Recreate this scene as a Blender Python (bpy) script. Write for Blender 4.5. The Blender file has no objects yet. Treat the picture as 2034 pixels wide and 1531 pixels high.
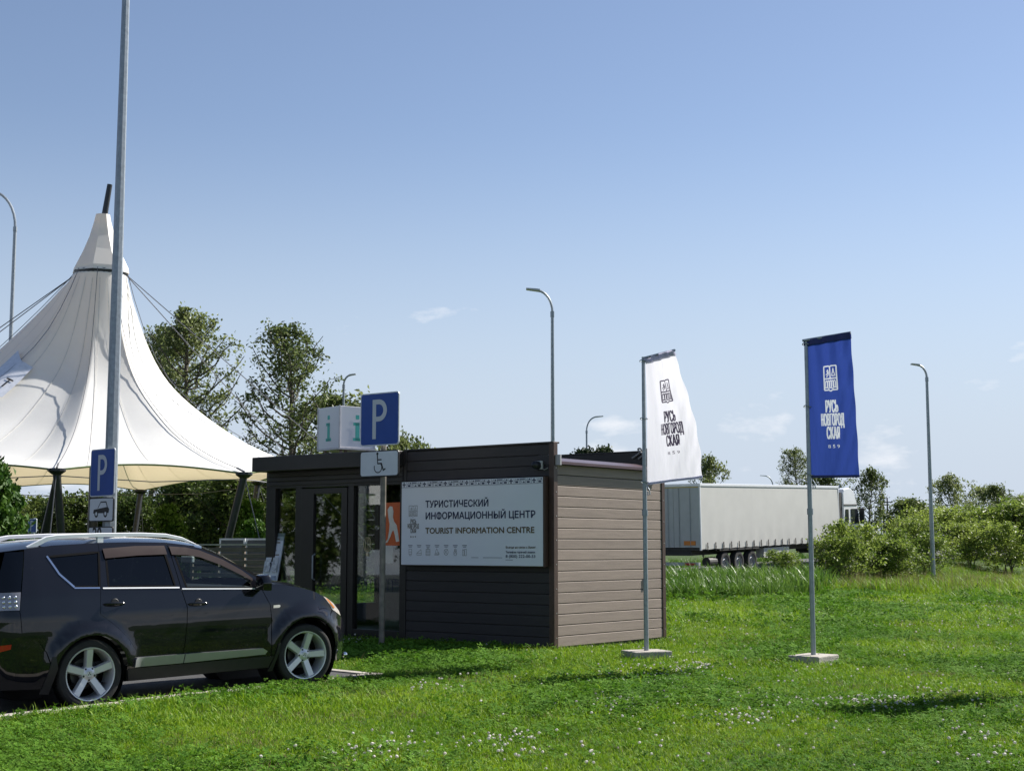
import bpy, bmesh, math, random
import numpy as np
from mathutils import Vector, Matrix
R = math.radians
scene = bpy.context.scene
COL = scene.collection
# ------------------------------------------------------------------ camera
F_PX, PITCH, CAM_H = 2825.0, math.atan(317.5 / 2825.0), 1.6
cam_d = bpy.data.cameras.new('camera'); cam = bpy.data.objects.new('camera', cam_d); COL.objects.link(cam)
cam_d.sensor_width = 36; cam_d.lens = 50.0; cam_d.clip_start = .1; cam_d.clip_end = 6000
cam.location = (0, 0, CAM_H); cam.rotation_euler = (math.pi / 2 + PITCH, 0, 0)
scene.camera = cam
# ------------------------------------------------------------------ sun and sky
SUN_EL = R(40); SUN_H = Vector((.80, .60, 0)).normalized()
sdir = Vector((SUN_H.x * math.cos(SUN_EL), SUN_H.y * math.cos(SUN_EL), math.sin(SUN_EL)))
sl = bpy.data.lights.new('sun', 'SUN'); sl.energy = 4.9; sl.angle = R(.5); sl.color = (1, .955, .88)
sun = bpy.data.objects.new('sun', sl); COL.objects.link(sun)
sun.rotation_euler = (-sdir).to_track_quat('-Z', 'Y').to_euler(); sun.location = (30, 20, 40)
world = bpy.data.worlds.new('World'); scene.world = world; world.use_nodes = True
def build_world():
    nt = world.node_tree; N = nt.nodes; L = nt.links
    bg = N['Background']; bg.inputs[1].default_value = .065
    sky = N.new('ShaderNodeTexSky'); sky.sky_type = 'NISHITA'; sky.sun_disc = False
    sky.sun_elevation = SUN_EL; sky.sun_rotation = math.atan2(SUN_H.x, SUN_H.y)
    sky.air_density = 1.0; sky.dust_density = .15; sky.ozone_density = 4.0; sky.altitude = 0
    tc = N.new('ShaderNodeTexCoord'); sep = N.new('ShaderNodeSeparateXYZ'); L.new(tc.outputs['Generated'], sep.inputs[0])
    # small cumulus: noise over the sky's directions, flattened vertically
    cb = N.new('ShaderNodeMapping'); cb.inputs['Scale'].default_value = (8.5, 8.5, 22); cb.inputs['Location'].default_value = (3.1, .4, 1.7); L.new(tc.outputs['Generated'], cb.inputs[0])
    n1 = N.new('ShaderNodeTexNoise'); n1.inputs['Scale'].default_value = 1.0; n1.inputs['Detail'].default_value = 7; n1.inputs['Roughness'].default_value = .58
    L.new(cb.outputs[0], n1.inputs['Vector'])
    # threshold: rare clouds high up, more near the horizon
    mr = N.new('ShaderNodeMapRange'); L.new(sep.outputs[2], mr.inputs[0]); mr.inputs[1].default_value = .015; mr.inputs[2].default_value = .17
    mr.inputs[3].default_value = .472; mr.inputs[4].default_value = .69
    sb = N.new('ShaderNodeMath'); sb.operation = 'SUBTRACT'; L.new(n1.outputs[0], sb.inputs[0]); L.new(mr.outputs[0], sb.inputs[1])
    ml = N.new('ShaderNodeMath'); ml.operation = 'MULTIPLY'; ml.use_clamp = True; L.new(sb.outputs[0], ml.inputs[0]); ml.inputs[1].default_value = 9
    m2 = N.new('ShaderNodeMath'); m2.operation = 'MULTIPLY'; L.new(ml.outputs[0], m2.inputs[0]); m2.inputs[1].default_value = .8
    mix = N.new('ShaderNodeMixRGB'); L.new(m2.outputs[0], mix.inputs[0]); 
    tint = N.new('ShaderNodeMixRGB'); tint.blend_type = 'MULTIPLY'; tint.inputs[0].default_value = 1; L.new(sky.outputs[0], tint.inputs[1]); tint.inputs[2].default_value = (1.19, 1.0, .92, 1)
    hz = N.new('ShaderNodeMapRange'); hz.interpolation_type = 'SMOOTHSTEP'; L.new(sep.outputs[2], hz.inputs[0]); hz.inputs[1].default_value = .30; hz.inputs[2].default_value = .02; hz.inputs[3].default_value = 0; hz.inputs[4].default_value = .95
    hm = N.new('ShaderNodeMixRGB'); L.new(hz.outputs[0], hm.inputs[0]); L.new(tint.outputs[0], hm.inputs[1]); hm.inputs[2].default_value = (4.5, 5.2, 6.25, 1)
    L.new(hm.outputs[0], mix.inputs[1]); mix.inputs[2].default_value = (7.2, 7.4, 7.8, 1)
    L.new(mix.outputs[0], bg.inputs[0])
build_world()
vs = scene.view_settings; vs.view_transform = 'Standard'; vs.look = 'None'; vs.gamma = 1; vs.use_curve_mapping = False; vs.exposure = 1.0
scene.cycles.max_bounces = 8; scene.cycles.transparent_max_bounces = 16; scene.cycles.transmission_bounces = 6
scene.cycles.caustics_reflective = False; scene.cycles.caustics_refractive = False
# ------------------------------------------------------------------ helpers
def wpt(px, py, Y=None, z=None):
    """photo pixel -> point of the place at forward distance Y, or on height z"""
    xc = (px - 1017) / F_PX; yc = (765.5 - py) / F_PX
    d = Vector((xc, math.cos(PITCH) - yc * math.sin(PITCH), math.sin(PITCH) + yc * math.cos(PITCH)))
    t = Y / d.y if Y is not None else (z - CAM_H) / d.z
    return Vector((0, 0, CAM_H)) + d * t
def tag(o, label=None, cat=None, group=None, kind=None):
    if label: o['label'] = label
    if cat: o['category'] = cat
    if group: o['group'] = group
    if kind: o['kind'] = kind
    return o
def empty(name, loc, rot=(0, 0, 0), label=None, cat=None, group=None):
    o = bpy.data.objects.new(name, None); COL.objects.link(o); o.location = loc; o.rotation_euler = rot
    o.empty_display_size = .2
    return tag(o, label, cat, group)
def link(name, me, parent=None, loc=None, rot=None, scale=None):
    o = bpy.data.objects.new(name, me); COL.objects.link(o); o.parent = parent
    if loc is not None: o.location = loc
    if rot is not None: o.rotation_euler = rot
    if scale is not None: o.scale = scale
    return o
def copy_tree(o, parent=None):
    c = o.copy(); COL.objects.link(c); c.parent = parent
    for ch in o.children: copy_tree(ch, c)
    return c
def np_mesh(name, V, Fc, mat=None, smooth=False):
    """fast mesh from numpy: V (n,3), Fc (m,k)"""
    me = bpy.data.meshes.new(name); V = np.asarray(V, np.float32); Fc = np.asarray(Fc, np.int32); k = Fc.shape[1]
    me.vertices.add(len(V)); me.vertices.foreach_set('co', V.ravel())
    me.loops.add(Fc.size); me.loops.foreach_set('vertex_index', Fc.ravel())
    me.polygons.add(len(Fc)); me.polygons.foreach_set('loop_start', np.arange(0, Fc.size, k, dtype=np.int32))
    try: me.polygons.foreach_set('loop_total', np.full(len(Fc), k, np.int32))
    except Exception: pass
    if smooth: me.polygons.foreach_set('use_smooth', np.ones(len(Fc), bool))
    me.update(calc_edges=True)
    if mat: me.materials.append(mat)
    return me
class MB:
    def __init__(s): s.v = []; s.f = []
    def add(s, v, f):
        b = len(s.v); s.v += [tuple(p) for p in v]; s.f += [tuple(i + b for i in q) for q in f]; return s
    def box(s, x0, x1, y0, y1, z0, z1):
        return s.add([(x0,y0,z0),(x1,y0,z0),(x1,y1,z0),(x0,y1,z0),(x0,y0,z1),(x1,y0,z1),(x1,y1,z1),(x0,y1,z1)],
                     [(0,3,2,1),(4,5,6,7),(0,1,5,4),(1,2,6,5),(2,3,7,6),(3,0,4,7)])
    def prism(s, pts, axis, a, b):
        """2-D outline extruded along axis ('x','y','z') from a to b"""
        def P(p, t): return {'x': (t, p[0], p[1]), 'y': (p[0], t, p[1]), 'z': (p[0], p[1], t)}[axis]
        n = len(pts)
        return s.add([P(p, a) for p in pts] + [P(p, b) for p in pts],
                     [tuple(range(n - 1, -1, -1)), tuple(range(n, 2 * n))] + [(i, (i + 1) % n, n + (i + 1) % n, n + i) for i in range(n)])
    def tube(s, pts, rad, n=8, cap=True):
        pts = [Vector(p) for p in pts]; m = len(pts)
        if not isinstance(rad, (list, tuple)): rad = [rad] * m
        V = []; Fc = []
        up0 = None
        for i, p in enumerate(pts):
            t = (pts[min(i + 1, m - 1)] - pts[max(i - 1, 0)]).normalized()
            a = Vector((0, 0, 1)) if abs(t.z) < .9 else Vector((1, 0, 0))
            if up0 is not None: a = up0
            e1 = (a - t * a.dot(t)).normalized(); up0 = e1; e2 = t.cross(e1)
            for k in range(n):
                w = 2 * math.pi * (k + .5) / n
                V.append(p + (e1 * math.cos(w) + e2 * math.sin(w)) * rad[i])
        for i in range(m - 1):
            for k in range(n):
                Fc.append((i*n+k, i*n+(k+1)%n, (i+1)*n+(k+1)%n, (i+1)*n+k))
        if cap: Fc += [tuple(range(n - 1, -1, -1)), tuple((m-1)*n + k for k in range(n))]
        return s.add(V, Fc)
    def lathe(s, prof, n=24, axis='z', c=(0, 0, 0), close=False):
        """prof: list of (r, h)"""
        V = []; Fc = []; m = len(prof)
        for (r, h) in prof:
            for k in range(n):
                w = 2 * math.pi * k / n; a, b = r * math.cos(w), r * math.sin(w)
                q = {'z': (a, b, h), 'y': (a, h, b), 'x': (h, a, b)}[axis]
                V.append((q[0] + c[0], q[1] + c[1], q[2] + c[2]))
        for i in range(m if close else m - 1):
            j = (i + 1) % m
            for k in range(n): Fc.append((i*n+k, i*n+(k+1)%n, j*n+(k+1)%n, j*n+k))
        return s.add(V, Fc)
    def mesh(s, name, mat, smooth=False, bevel=0, fixn=True):
        me = bpy.data.meshes.new(name); me.from_pydata(s.v, [], s.f)
        if fixn or bevel:
            bm = bmesh.new(); bm.from_mesh(me); bmesh.ops.recalc_face_normals(bm, faces=bm.faces)
            if bevel: bmesh.ops.bevel(bm, geom=[e for e in bm.edges if len(e.link_faces) == 2 and e.calc_face_angle(0) > .6], offset=bevel, segments=2, affect='EDGES', profile=.5)
            bm.to_mesh(me); bm.free()
        if smooth:
            me.shade_smooth() if hasattr(me, 'shade_smooth') else None
            try: me.set_sharp_from_angle(angle=R(38))
            except Exception: pass
        if mat: me.materials.append(mat)
        return me
    def build(s, name, mat, parent=None, smooth=False, bevel=0, loc=None, rot=None, fixn=True):
        return link(name, s.mesh(name, mat, smooth, bevel, fixn), parent, loc, rot)
def text_mesh(body, *a, **k):
    """lettering; the round letter with a bar is composed of an o and a bar"""
    V, Fc = raw_text(body.replace('Ф', 'О').replace('ф', 'о'), *a, **k); size = a[0] if a else k.get('size', 1.0)
    for i, ch in enumerate(body):
        if ch in 'Фф':
            pre = body[:i].replace('Ф', 'О').replace('ф', 'о'); o_ = 'О' if ch == 'Ф' else 'о'
            x1 = max(v[0] for v in raw_text(pre + o_, *a, **k)[0]); VO = raw_text(o_, *a, **k)[0]; wo = max(v[0] for v in VO) - min(v[0] for v in VO); xc = x1 - wo / 2; hw = .045 * size; z0, z1 = (-.03, .76) if ch == 'Ф' else (-.2, .74)
            n = len(V); V = V + [(xc - hw, z0 * size, 0), (xc + hw, z0 * size, 0), (xc + hw, z1 * size, 0), (xc - hw, z1 * size, 0)]; Fc = Fc + [(n, n + 1, n + 2, n + 3)]
    return V, Fc
def raw_text(body, size=1.0, bold=0.0, extr=0.0, sx=1.0, align='LEFT', tri=False):
    """flat lettering as (verts, faces) in the XY plane, baseline at 0, height of capitals about .7*size"""
    c = bpy.data.curves.new('lettering', 'FONT'); c.body = body; c.size = size; c.offset = bold; c.align_x = align; c.resolution_u = 3
    o = bpy.data.objects.new('lettering', c); COL.objects.link(o); bpy.context.view_layer.update()
    me = bpy.data.meshes.new_from_object(o.evaluated_get(bpy.context.evaluated_depsgraph_get()))
    if tri:
        bm = bmesh.new(); bm.from_mesh(me); bmesh.ops.triangulate(bm, faces=bm.faces); bm.to_mesh(me); bm.free()
    V = [(v.co.x * sx, v.co.y, 0) for v in me.vertices]; Fc = [tuple(p.vertices) for p in me.polygons]
    bpy.data.objects.remove(o); bpy.data.curves.remove(c); bpy.data.meshes.remove(me)
    return V, Fc
# ------------------------------------------------------------------ materials
MATS = {}
def mat(name, col, rough=.6, metal=0, var=.12, scale=8, bump=0, bscale=None, spec=.5, coat=0, sheen=0, transl=0, coords='Object', alpha=1, stretch=None, orand=0, tcol=None):
    if name in MATS: return MATS[name]
    m = bpy.data.materials.new(name); m.use_nodes = True; nt = m.node_tree; N = nt.nodes; L = nt.links
    b = N['Principled BSDF']; b.inputs['Roughness'].default_value = rough; b.inputs['Metallic'].default_value = metal
    b.inputs['Specular IOR Level'].default_value = spec; b.inputs['Coat Weight'].default_value = coat; b.inputs['Coat Roughness'].default_value = .03
    tc = N.new('ShaderNodeTexCoord'); src = tc.outputs[coords]
    if stretch:
        mp = N.new('ShaderNodeMapping'); mp.inputs['Scale'].default_value = stretch; L.new(src, mp.inputs[0]); src = mp.outputs[0]
    oi = N.new('ShaderNodeObjectInfo'); sh = N.new('ShaderNodeVectorMath'); sh.operation = 'MULTIPLY_ADD'; L.new(oi.outputs['Random'], sh.inputs[0]); sh.inputs[1].default_value = (31, 17, 23); L.new(src, sh.inputs[2]); src = sh.outputs[0]
    no = N.new('ShaderNodeTexNoise'); no.inputs['Scale'].default_value = scale; no.inputs['Detail'].default_value = 5; no.inputs['Roughness'].default_value = .6
    L.new(src, no.inputs['Vector'])
    rp = N.new('ShaderNodeMapRange'); L.new(no.outputs[0], rp.inputs[0]); rp.inputs[1].default_value = .3; rp.inputs[2].default_value = .7
    rp.inputs[3].default_value = 1 - var; rp.inputs[4].default_value = 1 + var
    if orand:
        om = N.new('ShaderNodeMath'); om.operation = 'MULTIPLY_ADD'; L.new(oi.outputs['Random'], om.inputs[0]); om.inputs[1].default_value = 2 * orand; om.inputs[2].default_value = 1 - orand
        o2 = N.new('ShaderNodeMath'); o2.operation = 'MULTIPLY'; L.new(om.outputs[0], o2.inputs[0]); L.new(rp.outputs[0], o2.inputs[1]); rp = o2
    mx = N.new('ShaderNodeVectorMath'); mx.operation = 'MULTIPLY'; mx.inputs[0].default_value = col[:3]; L.new(rp.outputs[0], mx.inputs[1])
    L.new(mx.outputs[0], b.inputs['Base Color'])
    if bump:
        n2 = N.new('ShaderNodeTexNoise'); n2.inputs['Scale'].default_value = bscale or scale * 6; n2.inputs['Detail'].default_value = 6; L.new(src, n2.inputs['Vector'])
        bp = N.new('ShaderNodeBump'); bp.inputs['Strength'].default_value = bump; bp.inputs['Distance'].default_value = .02; L.new(n2.outputs[0], bp.inputs['Height']); L.new(bp.outputs[0], b.inputs['Normal'])
    if transl:
        tr = N.new('ShaderNodeBsdfTranslucent')
        if tcol: tr.inputs[0].default_value = (*tcol, 1)
        else: L.new(mx.outputs[0], tr.inputs[0])
        ms = N.new('ShaderNodeMixShader'); ms.inputs[0].default_value = transl
        L.new(b.outputs[0], ms.inputs[1]); L.new(tr.outputs[0], ms.inputs[2]); L.new(ms.outputs[0], N['Material Output'].inputs[0])
    MATS[name] = m; return m
def leaf_mat(name, c1, c2, rough=.5, transl=.35, wscale=.6):
    """foliage: colour differs leaf clump by clump and instance by instance"""
    m = bpy.data.materials.new(name); m.use_nodes = True; nt = m.node_tree; N = nt.nodes; L = nt.links
    b = N['Principled BSDF']; b.inputs['Roughness'].default_value = rough; b.inputs['Specular IOR Level'].default_value = .2
    g = N.new('ShaderNodeNewGeometry'); no = N.new('ShaderNodeTexNoise'); no.inputs['Scale'].default_value = wscale; no.inputs['Detail'].default_value = 4
    L.new(g.outputs['Position'], no.inputs['Vector'])
    oi = N.new('ShaderNodeObjectInfo'); ad = N.new('ShaderNodeMath'); ad.operation = 'MULTIPLY_ADD'; L.new(oi.outputs['Random'], ad.inputs[0]); ad.inputs[1].default_value = .45; ad.inputs[2].default_value = -.22
    a2 = N.new('ShaderNodeMath'); a2.operation = 'ADD'; L.new(no.outputs[0], a2.inputs[0]); L.new(ad.outputs[0], a2.inputs[1])
    ri = N.new('ShaderNodeMath'); ri.operation = 'MULTIPLY_ADD'; L.new(g.outputs['Random Per Island'], ri.inputs[0]); ri.inputs[1].default_value = .5; ri.inputs[2].default_value = -.25
    a3 = N.new('ShaderNodeMath'); a3.operation = 'ADD'; L.new(a2.outputs[0], a3.inputs[0]); L.new(ri.outputs[0], a3.inputs[1])
    mr = N.new('ShaderNodeMapRange'); L.new(a3.outputs[0], mr.inputs[0]); mr.inputs[1].default_value = .25; mr.inputs[2].default_value = .75
    mx = N.new('ShaderNodeMixRGB'); L.new(mr.outputs[0], mx.inputs[0]); mx.inputs[1].default_value = (*c1, 1); mx.inputs[2].default_value = (*c2, 1)
    L.new(mx.outputs[0], b.inputs['Base Color'])
    tr = N.new('ShaderNodeBsdfTranslucent'); L.new(mx.outputs[0], tr.inputs[0]); ms = N.new('ShaderNodeMixShader'); ms.inputs[0].default_value = transl
    L.new(b.outputs[0], ms.inputs[1]); L.new(tr.outputs[0], ms.inputs[2]); L.new(ms.outputs[0], N['Material Output'].inputs[0])
    MATS[name] = m; return m
def glass_mat(name, tint, opacity, rough=.02, refl=.05):
    """thin pane: mirror-like reflection over a tinted see-through body"""
    m = bpy.data.materials.new(name); m.use_nodes = True; nt = m.node_tree; N = nt.nodes; L = nt.links
    N.remove(N['Principled BSDF'])
    tr = N.new('ShaderNodeBsdfTransparent'); tr.inputs[0].default_value = (*[c * (1 - opacity) for c in tint], 1)
    gl = N.new('ShaderNodeBsdfGlossy'); gl.inputs['Roughness'].default_value = rough
    lw = N.new('ShaderNodeLayerWeight'); lw.inputs[0].default_value = .5          # Schlick, the same from both sides of the pane
    pw = N.new('ShaderNodeMath'); pw.operation = 'POWER'; L.new(lw.outputs['Facing'], pw.inputs[0]); pw.inputs[1].default_value = 5
    fm = N.new('ShaderNodeMath'); fm.operation = 'MULTIPLY_ADD'; fm.use_clamp = True; L.new(pw.outputs[0], fm.inputs[0]); fm.inputs[1].default_value = .95; fm.inputs[2].default_value = refl
    ms = N.new('ShaderNodeMixShader'); L.new(fm.outputs[0], ms.inputs[0]); L.new(tr.outputs[0], ms.inputs[1]); L.new(gl.outputs[0], ms.inputs[2])
    L.new(ms.outputs[0], N['Material Output'].inputs[0]); MATS[name] = m; return m
M_galv = mat('galvanised_steel', (.30, .33, .36), .45, .55, .18, 14, .05)
M_dsteel = mat('dark_steel', (.035, .037, .042), .4, .3, .2, 10)
M_conc = mat('concrete', (.36, .33, .29), .9, 0, .2, 9, .5, 60)
M_asph = mat('asphalt', (.05, .05, .052), .9, 0, .25, 3, .6, 120)
M_dark = mat('dark_brown_metal', (.020, .017, .016), .42, 0, .12, 5)
M_trim = mat('brown_trim', (.065, .036, .026), .4, 0, .12, 6)
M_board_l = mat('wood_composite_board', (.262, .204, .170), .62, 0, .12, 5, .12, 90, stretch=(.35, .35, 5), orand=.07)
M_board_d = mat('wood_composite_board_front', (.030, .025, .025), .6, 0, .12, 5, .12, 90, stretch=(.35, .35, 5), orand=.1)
M_signw = mat('sign_white_panel', (.74, .76, .80), .35, 0, .02, 2)
M_navy = mat('navy_print', (.022, .028, .075), .5, 0, .05, 5)
M_gold = mat('brown_gold_print', (.11, .075, .025), .5, 0, .05, 5)
M_grey_print = mat('grey_print', (.20, .18, .16), .5, 0, .05, 5)
M_signblue = mat('sign_blue', (.018, .075, .34), .35, 0, .06, 4)
M_signback = mat('sign_white', (.70, .72, .74), .35, 0, .04, 4)
M_black = mat('black_print', (.012, .012, .014), .5, 0, .05, 5)
M_winglass = glass_mat('window_glass', (.88, .92, .90), .08, refl=.10)
# ------------------------------------------------------------------ terrain, car park, road
P1 = Vector((-1.62, 17.75, 0))                      # corner of the parking bay
D_NEAR = Vector((-.572, -.820, 0)).normalized()     # side kerb, running back past the camera's left
D_FRONT = Vector((-.70, .714, 0)).normalized()      # front kerb, running off behind the car
ROAD = [(-60, 78, .1), (-25, 69, .1), (-8, 60.5, .1), (0, 57.5, .15), (6.94, 60.8, .33), (15.5, 72.8, .72), (33, 97, 1.3), (62, 138, 2.0), (140, 250, 2.5)]
RP = np.array(ROAD)
def road_info(x, y):
    """distance to the road's centre line and the road's height there (numpy arrays)"""
    best = np.full(x.shape, 1e9); zz = np.zeros(x.shape)
    for a, b in zip(RP[:-1], RP[1:]):
        d = b[:2] - a[:2]; t = np.clip(((x - a[0]) * d[0] + (y - a[1]) * d[1]) / (d @ d), 0, 1)
        q = np.hypot(x - a[0] - t * d[0], y - a[1] - t * d[1]); m = q < best
        best = np.where(m, q, best); zz = np.where(m, a[2] + t * (b[2] - a[2]), zz)
    return best, zz
def ground_z(x, y):
    x = np.asarray(x, float); y = np.asarray(y, float)
    q, zr = road_info(x, y)
    s = np.clip(1 - (q - 4.0) / 6.5, 0, 1); s = s * s * (3 - 2 * s)
    near = np.clip((np.hypot(x - P1.x, y - P1.y) - 2) / 6, 0, 1)
    return (zr - .06) * s + near * (1 - s) * (.025 * np.sin(x * .55 + 1) * np.cos(y * .4) + .015 * np.sin(x * 1.3 + y * .9))
def gz(x, y): return float(ground_z(np.array([x]), np.array([y]))[0])
def polar_sheet(name, m, a0, a1, na, radii, zf):
    A = np.linspace(a0, a1, na); rr = np.array(radii)
    X = P1.x + np.outer(rr, np.cos(A)); Y = P1.y + np.outer(rr, np.sin(A)); Z = zf(X, Y)
    V = np.stack([X, Y, Z], -1).reshape(-1, 3); nr = len(rr)
    I = np.arange(nr * na).reshape(nr, na)
    Q = np.stack([I[:-1, :-1], I[1:, :-1], I[1:, 1:], I[:-1, 1:]], -1).reshape(-1, 4)
    return link(name, np_mesh(name, V, Q, m, True))
a_near = math.atan2(D_NEAR.y, D_NEAR.x); a_front = math.atan2(D_FRONT.y, D_FRONT.x)
def lawn_mat():
    m = bpy.data.materials.new('lawn_soil'); m.use_nodes = True; nt = m.node_tree; N = nt.nodes; L = nt.links
    b = N['Principled BSDF']; b.inputs['Roughness'].default_value = .9; b.inputs['Specular IOR Level'].default_value = .15
    g = N.new('ShaderNodeNewGeometry')
    n1 = N.new('ShaderNodeTexNoise'); n1.inputs['Scale'].default_value = .35; n1.inputs['Detail'].default_value = 5; L.new(g.outputs['Position'], n1.inputs['Vector'])
    n2 = N.new('ShaderNodeTexNoise'); n2.inputs['Scale'].default_value = 14; n2.inputs['Detail'].default_value = 6; L.new(g.outputs['Position'], n2.inputs['Vector'])
    m1 = N.new('ShaderNodeMixRGB'); L.new(n1.outputs[0], m1.inputs[0]); m1.inputs[1].default_value = (.030, .065, .012, 1); m1.inputs[2].default_value = (.060, .095, .018, 1)
    m2 = N.new('ShaderNodeMixRGB'); m2.blend_type = 'MULTIPLY'; m2.inputs[0].default_value = .8; L.new(m1.outputs[0], m2.inputs[1]); L.new(n2.outputs[1], m2.inputs[2])
    hs = N.new('ShaderNodeMixRGB'); hs.inputs[0].default_value = .6; L.new(m2.outputs[0], hs.inputs[1]); L.new(m1.outputs[0], hs.inputs[2])
    L.new(hs.outputs[0], b.inputs['Base Color'])
    bp = N.new('ShaderNodeBump'); bp.inputs['Strength'].default_value = .8; bp.inputs['Distance'].default_value = .05; L.new(n2.outputs[0], bp.inputs['Height']); L.new(bp.outputs[0], b.inputs['Normal'])
    return m
M_lawn = lawn_mat()
rad = [0, .3, .6, 1]
while rad[-1] < 4000: rad.append(rad[-1] * 1.045 + .12)
# lawn sweeps anticlockwise from the side kerb's direction through +x and +y to the front kerb's direction
lawn = polar_sheet('lawn', M_lawn, a_near, a_front, 190, rad, ground_z); tag(lawn, 'mown green lawn round the kiosk and the car park', 'lawn', kind='structure')
CAR_A = R(43.1); CAR_ORG = Vector((-4.878, 15.333, -.049))
def asphalt_z(x, y):
    s = (np.asarray(x) - CAR_ORG.x) * math.cos(CAR_A) + (np.asarray(y) - CAR_ORG.y) * math.sin(CAR_A)
    return np.clip(CAR_ORG.z + .0215 * np.clip(s, -2.5, 3.6), -.11, .03) - .004
rad2 = [0, .5, 1, 2, 3, 4, 5, 6, 8, 10, 14, 20, 30, 45, 60]
lot = polar_sheet('parking_lot', M_asph, a_front, a_near + 2 * math.pi, 30, rad2, asphalt_z); tag(lot, 'dark asphalt of the parking bay under the car', 'asphalt', kind='structure')
# kerbs: separate concrete stones, a real step above the asphalt
kerb = empty('kerb', P1, label='weathered concrete kerb edging the parking bay', cat='kerb'); kerb['kind'] = 'structure'
rk = random.Random(4)
def kerb_run(d, n, start, side):
    a = math.atan2(d.y, d.x)
    for i in range(n):
        mb = MB(); j = rk.uniform(-.006, .006); w = .075
        mb.box(start + i * 1.0 + .006, start + (i + 1) * 1.0 - .006, -w + side + j, w + side + j, -.22, .045 + rk.uniform(-.006, .006))
        mb.build('kerb_stone', M_conc, kerb, bevel=.012, rot=(0, 0, a))
kerb_run(D_NEAR, 14, -.08, -.07); kerb_run(D_FRONT, 14, .1, .07)
# road with verge, behind the kiosk and up the rise
def road_strip(name, m, o0, o1, dz, n=90):
    P = RP; seg = np.r_[0, np.cumsum(np.hypot(*(P[1:, :2] - P[:-1, :2]).T))]; s = np.linspace(0, seg[-1], n)
    C = np.stack([np.interp(s, seg, P[:, k]) for k in range(3)], 1)
    for _ in range(3): C[1:-1, :2] = (C[:-2, :2] + 2 * C[1:-1, :2] + C[2:, :2]) / 4
    T = np.gradient(C[:, :2], axis=0); T /= np.linalg.norm(T, axis=1)[:, None]; Nn = np.stack([T[:, 1], -T[:, 0]], 1)
    V = []
    for i in range(n):
        for o in (o0, o1): V.append((C[i, 0] + Nn[i, 0] * o, C[i, 1] + Nn[i, 1] * o, C[i, 2] + dz))
    Q = [(2*i, 2*i+1, 2*i+3, 2*i+2) for i in range(n - 1)]
    return link(name, np_mesh(name, V, Q, m))
tag(road_strip('road', M_asph, -3.9, 3.9, .0), 'grey asphalt road carrying the truck up the rise', 'road', kind='structure')
M_line = mat('road_paint', (.7, .7, .68), .7, 0, .15, 6)
tag(road_strip('road_marking', M_line, 3.45, 3.6, .005), 'white edge line painted along the road', 'marking', kind='structure')
# ------------------------------------------------------------------ kiosk
K_ANG = math.atan2(-.62, .785)
kiosk = empty('kiosk', (.643, 21.9, 0), (0, 0, K_ANG), 'brown clad tourist information kiosk with flat roof and glazed entrance', 'kiosk')
def u_of(px):
    k = (1017 - px) / F_PX; return -(.643 + k * 21.9) / (.785 - .62 * k)
XB = -3.12; XL = -6.516; DEP = 3.15
# walls' cores
wall = MB().box(XB, -.03, .03, .14, .0, 3.165).box(-.14, -.03, .14, 3.05, 0, 2.86).box(XL, -.0, 3.05, DEP, 0, 3.20).build('wall', M_dark, kiosk)
# cladding boards, each its own piece
pitch = .164
mbf = MB().box(XB + .062, -.088, .0, .03, .004, pitch - .006).mesh('board', M_board_d, bevel=.006)
for i in range(19): link('board', mbf, kiosk, (0, 0, .04 + i * pitch))
mbr = MB().box(-.03, .0, .088, 3.068, .004, pitch - .007).mesh('board', M_board_l, bevel=.006)
for i in range(17): link('board', mbr, kiosk, (0, 0, .06 + i * pitch))
# corner trims
MB().box(-.085, .012, -.014, .086, .0, 3.19).build('corner_trim', M_trim, kiosk, bevel=.004)
MB().box(-.06, .012, 3.07, 3.165, .0, 2.9).build('corner_trim', M_trim, kiosk, bevel=.004)
MB().box(XB, XB + .06, -.012, .03, .0, 3.19).build('corner_trim', M_dark, kiosk, bevel=.004)
MB().box(XB, -.0, -.018, .15, 3.168, 3.195).build('parapet_cap', M_dark, kiosk, bevel=.004)
MB().box(XL, .0, 3.04, 3.17, 3.203, 3.225).build('parapet_cap', M_dark, kiosk, bevel=.004)
M_screw = mat('screw_head', (.5, .48, .46), .4, .6, .1, 9)
sc = MB().lathe([(0, .004), (.008, .003), (.009, 0)], 8, 'x').mesh('screw', M_screw)
for i in range(8):
    link('screw', sc, kiosk, (.013, .045, .2 + i * .37)); link('screw', sc, kiosk, (.013, 3.12, .2 + i * .36))
# roof and sheet-metal flashing over the right wall
MB().box(XL + .02, -.14, .14, 3.05, 2.80, 2.855).build('roof', M_dark, kiosk)
M_flash = mat('plum_sheet_metal', (.10, .062, .070), .35, .2, .12, 4)
fl = MB().prism([(-.30, 2.975), (-.30, 2.965), (.085, 2.876), (.085, 2.845), (.095, 2.845), (.095, 2.888)], 'y', .06, 3.10).build('roof_flashing', M_flash, kiosk)
MB().box(-.32, .108, .02, .056, 2.83, 2.99).build('flashing_end', mat('pale_flashing', (.42, .40, .40), .4, .3, .1, 5), fl)
# cable looped over the back parapet
pts = [(-.55 + .10 * math.sin(t * 2.2) + .12 * t, 3.02 - .02 * t, 3.10 + .16 * math.sin(t * 1.05) ) for t in np.linspace(0, 3.1, 16)]
tag(MB().tube(pts, .016, 6).build('cable', mat('grey_cable', (.30, .29, .27), .6), kiosk, True), 'grey cable looped over the back parapet')
pts = [(-.42 + .09 * math.sin(t * 2.0) + .1 * t, 3.01, 3.08 + .17 * math.sin(t * 1.02)) for t in np.linspace(0, 3.1, 16)]
MB().tube(pts, .014, 6).build('cable', MATS['grey_cable'], kiosk, True)
MB().box(.014, .03, 2.52, 2.56, .92, 1.10).build('hasp', M_dsteel, kiosk, bevel=.004)
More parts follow.
